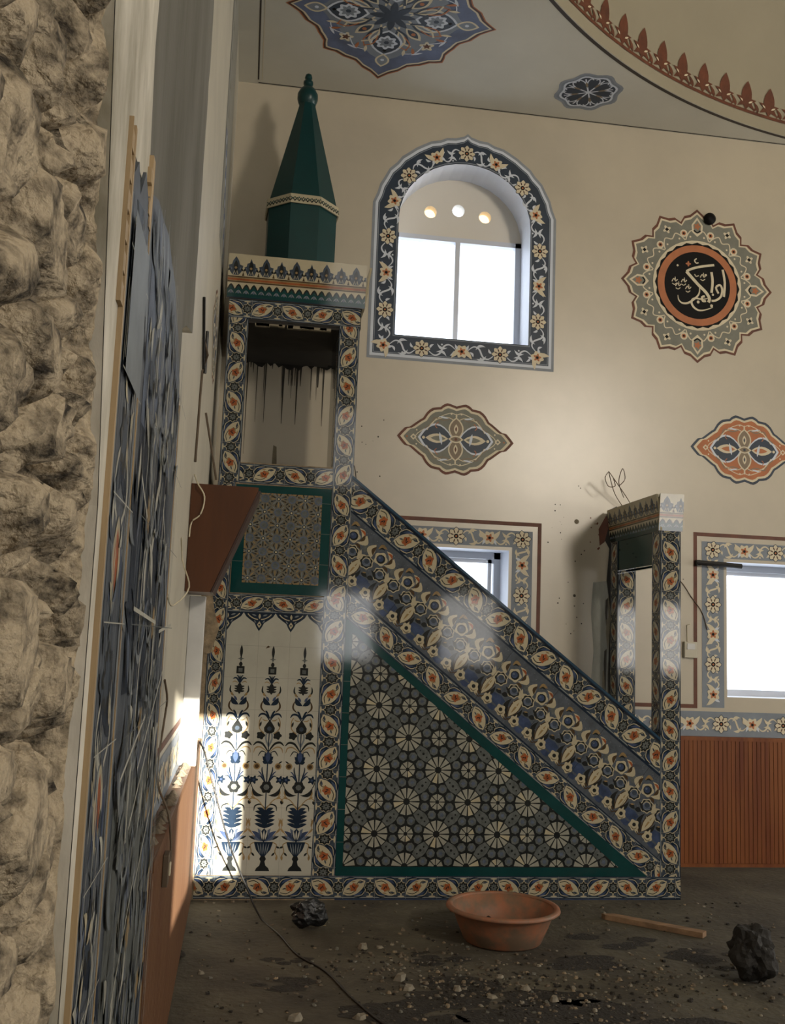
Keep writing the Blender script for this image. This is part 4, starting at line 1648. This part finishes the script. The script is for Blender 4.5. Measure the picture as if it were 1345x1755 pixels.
# ------------------------------------------------------------------ wainscots
def wainscot(name, x0, x1, mapf, z1, label, slat=.04, t=.05, wood='panel_wood'):
    m = M()
    m.prism(rectloop(x0, x1, 0.0, z1 - .03), mapf, 0, t - .008, wood)
    n = int((x1 - x0) / slat)
    for i in range(n):
        u = x0 + i * slat
        m.prism([(u + .002, .03), (u + slat - .002, .03), (u + slat - .002, z1 - .03), (u + .002, z1 - .03)], mapf, t - .008, t, wood)
    o = struct(m.build(name), label)
    r = M()
    r.prism(rectloop(x0, x1, z1 - .03, z1), mapf, 0, t + .004, wood)
    r.build('top_rail', o)
    return o


wainscot('trim_1', 3.2, XR - .01, BACK, .975, 'slatted orange-brown wooden wainscot right of the doorway', .035)
wainscot('trim_2', -3.45, -.02, LEFT, .972, 'brown wooden wainscot along the left wall', .06, .055, 'dusty_wood')
m = M()
for i in range(60):
    y = random.uniform(-3.3, -.1)
    m.lathe([(.0, 0), (.012 + .02 * random.random(), .0), (.006, .012 + .012 * random.random())], (XL + .03, y, .971), 'dust', 7, random.random())
o = tag(m.build('plaster_dust'), 'line of fallen plaster dust on the ledge of the left wainscot', 'dust')
o['kind'] = 'stuff'

# ------------------------------------------------------------------ broken mihrab side: slab, tiles, rubble
XS = -.018                                                              # face of the plaster slab
random.seed(11)
rag = []
z = 2.62
while z < H:
    rag.append((-3.12 + .035 * noise.noise(Vector((0, z * 3.1, 0))) + .012 * random.uniform(-1, 1), z))
    z += .06
m = M()
SL = lambda u, v, t=0: (t, u, v)
yb = lambda z: -4.93 if z < 1.8 else -4.93 - .2 * min(1, (z - 1.8) / .7)
out = [(-4.93, 0), (-3.56, 0), (-3.56, 2.50), (-3.40, 2.56)] + rag + [(-3.12, H), (-5.13, H), (-5.13, 2.5), (-5.03, 2.15), (-4.93, 1.8)]
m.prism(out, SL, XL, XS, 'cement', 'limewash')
a = Art()
lw = [(-4.93, 0), (-4.872, 0), (-4.872, 2.40), (-4.60, 2.42), (-4.66, 2.7), (-4.62, 3.1), (-4.70, 3.5), (-4.64, 3.9), (-4.72, 4.4), (-4.78, 5.0), (-4.74, 5.9), (-5.13, 5.9), (-5.13, 2.5), (-5.03, 2.15), (-4.93, 1.8)]  # sunlit upper plaster painted as a paler patch; strip beside the tiles is mortar
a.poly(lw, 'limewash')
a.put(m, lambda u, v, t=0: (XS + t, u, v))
slab = struct(m.build('trim_3'), 'thick grey cement render with a ragged edge on the near left wall')

TP = lambda u, v, t=0: (XS - .003 + t, u, v)
# outer border of the mihrab tiling
m = M()
out = [(-4.87, 0), (-4.60, 0), (-4.60, 2.45), (-4.64, 2.40), (-4.70, 2.43), (-4.76, 2.36), (-4.80, 2.40), (-4.87, 2.34)]
m.prism(out, TP, -.004, .010, 't_ground')
a = Art()
a.rect(-4.865, 0, -4.845, 2.33, 't_pencil').rect(-4.625, 0, -4.605, 2.33, 't_pencil').rect(-4.842, 0, -4.838, 2.33, 't_navy').rect(-4.632, 0, -4.628, 2.33, 't_navy')
k0 = a.k
for i in range(6):
    z = .14 + i * .4
    x = -4.735
    a.k = k0
    for s in (-1, 1):
        a.leaf(x, z - .11, x + .085 * s, z + .02, .05, 't_pencil', bend=.2 * s).leaf(x, z + .22, x + .085 * s, z + .10, .05, 't_navy', bend=-.2 * s)
        a.stroke([(x, z + .19), (x + .06 * s, z + .16), (x + .08 * s, z + .10), (x + .03 * s, z + .06)], .012, 't_white', 3)
        a.leaf(x + .02 * s, z + .03, x + .07 * s, z - .08, .03, 't_blue', bend=.2)
    a.leaf(x, z - .08, x, z + .07, .10, 't_cream').leaf(x, z - .06, x, z + .05, .06, 't_orange').leaf(x - .015, z - .05, x - .015, z + .04, .010, 't_cream')
    a.flower(x, z + .2, .055, 't_dark', 8, .14).flower(x, z + .2, .035, 't_slate', 8, .2)
random.seed(9)
for i in range(90):
    y, z = random.uniform(-4.83, -4.64), random.uniform(.0, 2.2)
    a.leaf(y, z, y + random.uniform(-.05, .05), z + random.uniform(.03, .08), .02, random.choice(('t_pencil', 't_white', 't_slate', 't_greyblue', 't_cream')), bend=random.uniform(-.3, .3))
for i in range(130):
    y, z = random.uniform(-4.85, -4.62), random.uniform(.0, 2.3)
    a.stroke([(y, z), (y + random.uniform(-.004, .01), z + random.uniform(.05, .25))], .003, random.choice(('t_pencil', 't_white', 't_navy', 't_slate')), 1)
for i in range(12):
    a.k += 1
    a.rect(-4.87, .03 + .2 * i, -4.60, .032 + .2 * i, 't_white')
a.k += 2
a.rect(-4.84, 2.03, -4.63, 2.3, 't_pencil')  # sky reflection on the upper border tiles, painted as a paler patch
a.clip([(-4.87, 0), (-4.60, 0), (-4.60, 2.38), (-4.87, 2.32)])
a.put(m, TP, base=.0105)
mih = empty('mihrab_tiling', (0, -4.2, 0), 'damaged blue tile facing with broken top on the near left wall', 'tiling')
m.build('outer_tile_border', mih)

# inner field
m = M()
FIELD = [(-4.60, 0), (-3.555, 0), (-3.555, 2.25), (-3.60, 2.33), (-3.66, 2.36), (-3.74, 2.42), (-3.84, 2.44), (-3.95, 2.49), (-4.08, 2.50), (-4.2, 2.52), (-4.32, 2.50), (-4.45, 2.49), (-4.60, 2.44)]
m.prism(FIELD, TP, -.004, .008, 't_ground')
a = Art()
a.rect(-4.585, 0, -4.575, 2.4, 't_white').rect(-4.56, 0, -4.548, 2.4, 't_pencil')
a.rect(-3.66, 0, -3.655, 2.3, 't_pencil').rect(-3.60, 0, -3.56, 2.3, 't_greyblue')
a.rect(-4.50, 1.50, -3.72, 2.02, 't_navy')
a.rect(-4.50, .2, -3.72, 1.30, 't_grey')
a.rect(-4.50, 2.02, -3.72, 2.34, 't_greyblue')
random.seed(5)
for i in range(330):                                                    # faded leaf work
    y, z = random.uniform(-4.54, -3.58), random.uniform(.05, 2.38)
    a.leaf(y, z, y + random.uniform(-.12, .12), z + random.uniform(.05, .14), .035, random.choice(('t_greyblue', 't_slate', 't_grey', 't_pencil', 't_grey', 't_pencil', 't_white', 't_navy')), bend=random.uniform(-.3, .3))
for i in range(9):
    y, z = random.uniform(-4.45, -3.75), .1 + .22 * i
    a.flower(y, z, .035, 't_ochre', 6, .25)
for y0, z0, sc in ((-4.38, 2.10, 1), (-4.36, 1.86, 1), (-4.40, 1.62, 1), (-4.35, 1.40, 1), (-4.38, 1.18, 1), (-4.1, 2.06, .9), (-4.0, 1.8, .9), (-4.05, 1.5, .9), (-3.95, 1.25, .9)):     # white script strokes
    T = lambda *l: [(y0 + p * sc, z0 + q * sc) for p, q in l]
    a.stroke(T((0, 0), (.04, -.05), (.10, -.055), (.16, -.01), (.20, .05)), .018, 't_pencil', 3, taper=True)
    a.stroke(T((.05, .02), (.05, .14), (.07, .17)), .014, 't_white', 3)
    a.stroke(T((.18, .04), (.24, -.02), (.30, .0), (.30, .06), (.26, .07)), .013, 't_pencil', 3)
    a.circ(*T((.12, .05))[0], .011, 't_white', 4)
for i in range(420):                                                   # scratches
    y, z = random.uniform(-4.58, -3.6), random.uniform(.0, 2.35)
    L = random.uniform(.05, .35)
    a.stroke([(y, z), (y + random.uniform(-.006, .02), z + L)], .0035, random.choice(('t_pencil', 't_white', 't_grey', 't_slate')), 1)
for y0, z0, y1, z1 in ((-4.60, 1.90, -4.45, 1.84), (-4.58, 1.66, -4.1, 1.64), (-4.60, 1.36, -4.2, 1.44), (-4.4, 1.24, -4.1, 1.36), (-4.5, .95, -4.2, 1.12), (-4.3, 1.34, -3.8, 1.52), (-4.2, 1.08, -3.9, 1.2), (-4.1, 1.9, -3.9, 1.78), (-4.2, 2.1, -4.0, 1.98), (-4.0, 1.62, -3.6, 1.64)):
    a.stroke([(y0, z0), (y1, z1)], .008, 't_white', 1)
for i in range(1, 12):
    a.rect(-4.60, .2 * i + .03, -3.555, .2 * i + .032, 't_grey')
for i in range(1, 5):
    a.rect(-4.6 + .2 * i, 0, -4.598 + .2 * i, 2.5, 't_grey')
a.clip([(-4.60, 0), (-3.555, 0), (-3.555, 2.24), (-3.95, 2.45), (-4.3, 2.49), (-4.6, 2.43)])
a.put(m, TP, base=.0085)
m.build('inscription_tile_field', mih)['label'] = 'scratched navy tiles with white script'
m = M()
m.box(XS, XS + .0095, -4.885, -4.871, 0, 2.20, 'edge_wood')
for i in range(6):
    m.box(XS, XS + .0085, -4.91, -4.885, 2.12 + i * .05, 2.152 + i * .05, 'edge_wood')
m.box(XS, XS + .0085, -4.914, -4.910, 2.12, 2.42, 'edge_wood')
m.box(XS, XS + .0095, -4.885, -4.871, 2.2, 2.42, 'edge_wood')
m.build('edge_strip', mih)
m = M()
m.box(XS, XS + .0095, -4.604, -4.596, 0, 2.50, 'edge_wood')
m.box(XS, XS + .0092, -4.625, -4.596, 2.36, 2.50, 'edge_wood')
for i in range(2):
    m.box(XS, XS + .0088, -4.640, -4.625, 2.38 + i * .06, 2.41 + i * .06, 'edge_wood')
m.build('edge_strip', mih)
m = M()
m.box(XS, XS + .008, -3.562, -3.552, 0, 2.27, 'edge_wood')
m.build('edge_strip', mih)
# the old tiles are scuffed: duller glaze than on the pulpit
for ch in mih.children:
    for sl_ in ch.material_slots:
        if sl_.material.name.startswith('t_'):
            nm = 'worn_' + sl_.material.name
            if nm not in MATS:
                MATS[nm] = sl_.material.copy()
                MATS[nm].name = nm
                MATS[nm].node_tree.nodes['Principled BSDF'].inputs['Roughness'].default_value = .5
                MATS[nm].node_tree.nodes['Principled BSDF'].inputs['Specular IOR Level'].default_value = .2
            sl_.material = MATS[nm]

# rubble masonry
m = M()
PITS = [(-5.27, 2.38, .05, .05, .12), (-5.22, 2.29, .03, .04, .10), (-5.33, 2.33, .05, .03, .10), (-5.12, 1.945, .05, .015, .10), (-5.2, 1.95, .05, .02, .1), (-5.12, 1.80, .06, .010, .08), (-5.02, 1.62, .02, .03, .05)]
NY, NZ = 110, 420
y0, y1, z0, z1 = -6.75, -4.90, 0., 5.93
idx = []
for j in range(NZ + 1):
    for i in range(NY + 1):
        y = y0 + (y1 - y0) * i / NY
        z = z0 + (z1 - z0) * j / NZ
        d, pt = noise.voronoi(Vector((y * 7.0 + .5 * noise.noise(Vector((y * 4, z * 4, 1))), z * 9.5 + .5 * noise.noise(Vector((y * 5, z * 5, 7))), 0.3)))
        edge = min(1, (d[1] - d[0]) * 3.2)
        cell = noise.cell(Vector((pt[0].x * 7, pt[0].y * 7, 2)))
        x = XS - .034 + .035 * edge ** .5 + .02 * cell + .013 * noise.fractal(Vector((y * 17, z * 17, 0)), .8, 2.0, 5)
        x -= .04 * max(0, .5 - edge)
        x = min(x, XS + .004) - .05 * (1 - edge)
        fade = min(1, max(0, (yb(z) - y) / .05))
        x = x * fade + (XS - .012) * (1 - fade)
        for yc, zc, ry, rz, dp in PITS:
            x -= dp * math.exp(-((y - yc) / ry) ** 2 - ((z - zc) / rz) ** 2) * fade
        if y > yb(z) + .04:
            x = -.058
        m.v.append((x, y, z))
for j in range(NZ):
    for i in range(NY):
        k = j * (NY + 1) + i
        m.f.append((k, k + 1, k + NY + 2, k + NY + 1))
        m.m.append(0)
m.names = ['rubble']
struct(m.build('wall_rubble', smooth=True), 'rough exposed rubble masonry at the left edge')

# ------------------------------------------------------------------ things on the left wall
# brown wedge-shaped cabinet
wb = empty('wooden_wall_cabinet', (0.02, -1.62, 1.807), 'red-brown tapered wooden cabinet mounted on the left wall before the pulpit', 'cabinet')
m = M()
CAB = [(XL + .002, 1.807), (.050, 1.807), (.243, 2.285), (.243, 2.298), (XL + .002, 2.301)]
ym = lambda y: (lambda u, v, t=0: (u, y + t, v))
m.prism(CAB, ym(-1.85), .012, .42, 'box_wood', 'box_wood')
m.build('carcass', wb, bevel=.002)
m = M()
m.prism(CAB, ym(-1.85), 0, .012, 'box_wood', 'box_edge')
m.build('side_panel', wb)
m = M()
m.prism([(.052, 1.806), (.062, 1.806), (.253, 2.284), (.243, 2.284)], ym(-1.85), .005, .42, 'box_edge')
m.build('front_board', wb)
# white post under it
m = M()
m.box(XL + .001, .016, -1.36, -1.30, .973, 1.805, 'post_white')
tag(m.build('white_post', bevel=.003), 'narrow white upright standing on the wainscot below the brown cabinet', 'post')
# cables
def cable(name, pts, r, mt, label, sm=5):
    m = M()
    m.tube(smooth(pts, sm) if sm > 1 else pts, r, mt, 7)
    return tag(m.build(name, None, True), label, 'cable')


cable('white_cable', [(XL + .006, -1.72, 2.36), (XL + .03, -1.86, 2.30), (.0, -1.862, 2.24), (-.012, -1.862, 2.16), (-.05, -1.862, 2.12), (-.056, -1.88, 2.05)], .0035, 'cable_white', 'thin white cable hanging over the face of the brown wall cabinet')
cable('loose_cable', [(XL + .005, -2.9, 1.75), (XL + .006, -2.6, 1.72), (XL + .05, -2.4, 1.80), (XL + .005, -2.2, 1.92), (XL + .005, -2.35, 2.0)], .003, 'cable_white', 'thin pale cable looped on the left wall beside the brown cabinet')
cable('wall_wire', [(XL + .004, -2.75, 1.45), (XL + .012, -2.68, 1.38), (XL + .006, -2.66, 1.30), (XL + .005, -2.82, 1.12), (XL + .055, -2.86, 1.0), (XL + .07, -2.84, .86), (XL + .064, -2.92, .84)], .004, 'wire_rust', 'brown wire running down the left wall onto the wainscot')
cable('wall_conduit', [(XL + .006, -1.75, 3.02), (XL + .03, -1.70, 2.95), (XL + .008, -1.66, 2.88), (XL + .006, -1.7, 2.6), (XL + .006, -1.74, 2.42)], .006, 'wire_rust', 'thin bent conduit on the left wall above the brown cabinet', 2)
m = M()
m.tube([(XL + .01, -1.95, 3.15), (XL + .012, -1.66, 2.89)], .007, 'cable_black')
m.tube([(XL + .02, -1.66, 3.08), (XL + .02, -1.66, 2.87)], .008, 'cable_black')
tag(m.build('wall_bracket'), 'small dark V-shaped metal bracket on the left wall', 'bracket')
m = M()
m.tube([(XL + .01, -1.1, 2.80), (.02, -1.02, 2.45)], .006, 'wire_rust')
tag(m.build('iron_rod'), 'thin iron rod leaning on the left wall behind the brown cabinet', 'rod')
m = M()
m.box(XL + .056, XL + .074, -3.02, -2.94, .80, .90, 'wire_rust')
m.box(XL + .074, XL + .080, -2.995, -2.965, .83, .87, 'cable_white')
tag(m.build('wall_socket', bevel=.002), 'small worn socket box on the left wainscot', 'socket')

# black cable from wainscot to floor
def pz(u, v, z):
    return None


cable('black_cable', [(-.005, -.35, .985), (.03, -.42, .93), (.09, -.45, .75), (.2, -.42, .42), (.31, -.35, .17), (.40, -.42, .012), (.50, -.75, .006), (.58, -1.1, .006), (.70, -1.35, .006), (.80, -1.75, .006), (.92, -2.1, .006), (1.1, -2.4, .006)], .0055, 'cable_black', 'black cable hanging from the wainscot and trailing across the floor')

# wires by the doorway
m = M()
for pts in ([(3.20, .95, 2.72), (3.10, .85, 2.80), (2.92, .75, 2.97)], [(3.14, .95, 2.70), (3.02, .88, 2.82), (2.92, .75, 2.96)],
            [(3.10, .9, 2.80), (3.02, .8, 2.90), (3.03, .75, 3.0), (3.05, .75, 2.92), (3.02, .8, 2.87)],
            [(2.92, .75, 2.97), (2.89, .75, 2.92), (2.93, .78, 2.86), (2.99, .8, 2.87), (2.96, .76, 2.92)]):
    m.tube(smooth(pts, 5), .0032, 'wire_rust', 6)
tag(m.build('bent_wire', None, True), 'tangle of thin bent wires sticking out above the doorway cornice', 'wire')
m = M()
m.box(3.63, 3.735, D - .035, D - .002, 1.575, 1.70, 'switch_plastic')
sw = m.build('light_switch', bevel=.004)
tag(sw, 'small cream switch box on the wall right of the doorway', 'switch')
m = M()
m.box(3.65, 3.715, D - .04, D - .034, 1.64, 1.685, 'post_white')
m.build('rocker', sw)
cable('switch_cable', [(3.665, D - .006, 1.70), (3.66, D - .006, 1.83), (3.69, D - .006, 1.835), (3.695, D - .006, 1.84)], .003, 'cable_white', 'short pale cable above the cream switch box', 1)
cable('diagonal_cable', [(3.20, D - .02, 2.36), (3.56, D - .006, 2.21), (3.70, D - .006, 2.05), (3.79, D - .006, 1.93), (3.83, D - .006, 1.80)], .0035, 'wire_rust', 'thin cable running diagonally down the wall right of the doorway')
m = M()
m.tube([(3.73, D - .03, 2.325), (3.86, D - .05, 2.32), (4.1, D - .05, 2.31)], .02, 'cable_black', 10)
m.box(3.73, 3.76, D - .04, D - .002, 2.30, 2.345, 'cable_black')
tag(m.build('curtain_rod'), 'black rod end over the painted surround at the right edge', 'rod')

# ------------------------------------------------------------------ things on the floor
tub = empty('plastic_tub', (1.72, -.86, 0), 'wide dirty orange plastic tub on the floor before the pulpit', 'tub')
m = M()
m.lathe([(.0, .004), (.205, .004), (.215, .012), (.250, .09), (.285, .178), (.290, .182), (.279, .182), (.243, .09), (.21, .018), (.0, .014)], (1.72, -.86, 0), 'plastic_orange', 48, close=False)
m.build('basin', tub, True)
m = M()
m.lathe([(.280, .178), (.300, .180), (.312, .172), (.316, .176), (.312, .190), (.296, .194), (.280, .188), (.280, .178)], (1.72, -.86, 0), 'plastic_orange', 48, close=False)
m.build('rim', tub, True)
m = M()
m.lathe([(.232, .05), (.15, .062), (.06, .055), (0.001, .06)], (1.72, -.86, 0), 'dust', 30, close=False)
for i in range(24):
    t, r = random.random() * 6.28, .2 * random.random() ** .5
    m.lathe([(0.001, 0), (.014 + .02 * random.random(), .01), (.005, .03)], (1.72 + r * cos(t), -.86 + r * sin(t), .055), random.choice(('dust', 'soil_patch', 'chip_white')), 6, t)
o = m.build('dirt', tub)
o['label'] = 'grey dirt in the bottom'


def lump(name, c, r, mt, seed, sq=(1, 1, .6), sub=3, amp=.35, fr=2.2):
    bm = bmesh.new()
    bmesh.ops.create_icosphere(bm, subdivisions=sub, radius=1)
    mn = 9
    for v in bm.verts:
        d = 1 + amp * noise.fractal(v.co * fr + Vector((seed, 0, 0)), 1, 2, 3)
        v.co = Vector((v.co.x * sq[0] * d * r, v.co.y * sq[1] * d * r, v.co.z * sq[2] * d * r))
        mn = min(mn, v.co.z)
    for v in bm.verts:
        v.co += Vector((0, 0, -mn))
    me = bpy.data.meshes.new(name)
    bm.to_mesh(me)
    bm.free()
    me.materials.append(MATS[mt])
    o = bpy.data.objects.new(name, me)
    o.location = c
    COL.objects.link(o)
    return o


tag(lump('crumpled_bag', (.66, -.62, 0), .095, 'bag_black', 3, (1.1, .7, .8), 4, .32, 1.5), 'crumpled black bag on the floor beside the black cable', 'bag')
tag(lump('dark_stone', (-.02 + .0, -1.12, 0), .035, 'soil_patch', 8, sub=2), 'small dark lump at the foot of the left wainscot', 'stone')
tag(lump('crumpled_cloth', (2.82, -1.55, 0), .12, 'cloth_dark', 5, (.8, 1.2, 1.0), 4, .38, 1.4), 'dark crumpled cloth on the floor at the right edge', 'cloth')
m = M()
c, s_ = cos(-.70), sin(-.70)
P = lambda u, v, t=0: (2.70 + u * c - v * s_, -.62 + u * s_ + v * c, t)
m.prism([(-.31, -.02), (-.28, -.035), (.30, -.045), (.305, .02), (-.25, .03)], P, .001, .032, 'plank_wood')
tag(m.build('wooden_plank', bevel=.002), 'short broken wooden plank lying on the floor at right', 'plank')

# dirt patches and debris
random.seed(21)
m = M()
a = Art()


def blob(x, y, r, n=22, e=.5):
    sd = random.random() * 99
    return [(x + r * (1 + e * noise.noise(Vector((cos(t) * 1.6 + sd, sin(t) * 1.6, 0)))) * cos(t), y + r * .6 * (1 + e * noise.noise(Vector((cos(t) * 1.6, sin(t) * 1.6 + sd, 3)))) * sin(t)) for t in [2 * PI * i / n for i in range(n)]]


for x, y, r in ((1.25, -1.75, .42), (1.6, -2.0, .5), (.95, -1.9, .3), (2.1, -1.3, .3), (2.4, -.9, .2), (.5, -1.5, .2), (2.0, -1.9, .6), (.55, -1.2, .12), (2.75, -1.2, .3), (1.3, -1.2, .16)):
    for i in range(5):
        a.k = i
        a.poly(blob(x + random.gauss(0, r * .4), y + random.gauss(0, r * .3), r * random.uniform(.2, .5)), 'soil_patch')
a.put(m, lambda u, v, t=0: (u, v, t), base=.001, step=1e-4)


def crumb(m, x, y, r, mt):
    n = random.randint(5, 9)
    t0 = random.random() * 6
    h = r * random.uniform(.4, 1.1)
    k = len(m.v)
    for i in range(n):
        q = r * random.uniform(.7, 1.2)
        m.v.append((x + q * cos(t0 + 6.283 * i / n), y + q * sin(t0 + 6.283 * i / n), .001))
    for i in range(n):
        q = r * random.uniform(.4, .9)
        m.v.append((x + q * cos(t0 + 6.283 * i / n), y + q * sin(t0 + 6.283 * i / n), h * random.uniform(.6, 1)))
    for i in range(n):
        j = (i + 1) % n
        m.f.append((k + i, k + j, k + n + j, k + n + i))
        m.m.append(m.mi(mt))
    m.f.append(tuple(k + n + i for i in range(n)))
    m.m.append(m.mi(mt))


for i in range(2600):
    if i < 1500:
        x, y = random.choice(((1.3, -1.7), (1.5, -1.5), (1.1, -1.4), (2.0, -1.6), (1.8, -2.0), (1.2, -1.15), (2.5, -1.5)))
        x += random.gauss(0, .28)
        y += random.gauss(0, .22)
    else:
        x, y = random.uniform(.0, 3.6), random.uniform(-3.2, -.05)
    if y > -.03 or x < .02 or math.hypot(x - 1.72, y + .86) < .24:
        continue
    crumb(m, x, y, random.choice((.003, .004, .005, .007, .010, .013)), random.choice(('dust', 'dust', 'mortar', 'soil_patch', 'soil_patch', 'cement', 'chip_white') if i % 3 else ('dust', 'soil_patch')))
o = tag(m.build('floor_debris'), 'scattered dirt, grit and crumbs over the floor in front of the pulpit', 'debris')
o['kind'] = 'stuff'
chips = [(.93, -.98, .03), (1.02, -.97, .02), (1.05, -1.47, .035), (1.07, -1.60, .03), (.80, -1.95, .03), (.52, -1.95, .035), (.10, -1.35, .02), (1.63, -1.62, .03), (1.55, -1.45, .024), (1.3, -1.62, .022), (1.72, -1.78, .024), (1.44, -1.72, .03), (.16, -.25, .014)]
for i, (x, y, r) in enumerate(chips):
    m = M()
    crumb(m, 0, 0, r, 'chip_white')
    o = m.build('plaster_chip')
    o.location = (x, y, 0)
    tag(o, 'pale plaster chip on the dirty floor in front of the pulpit', 'plaster chip', 'plaster chips on the floor')
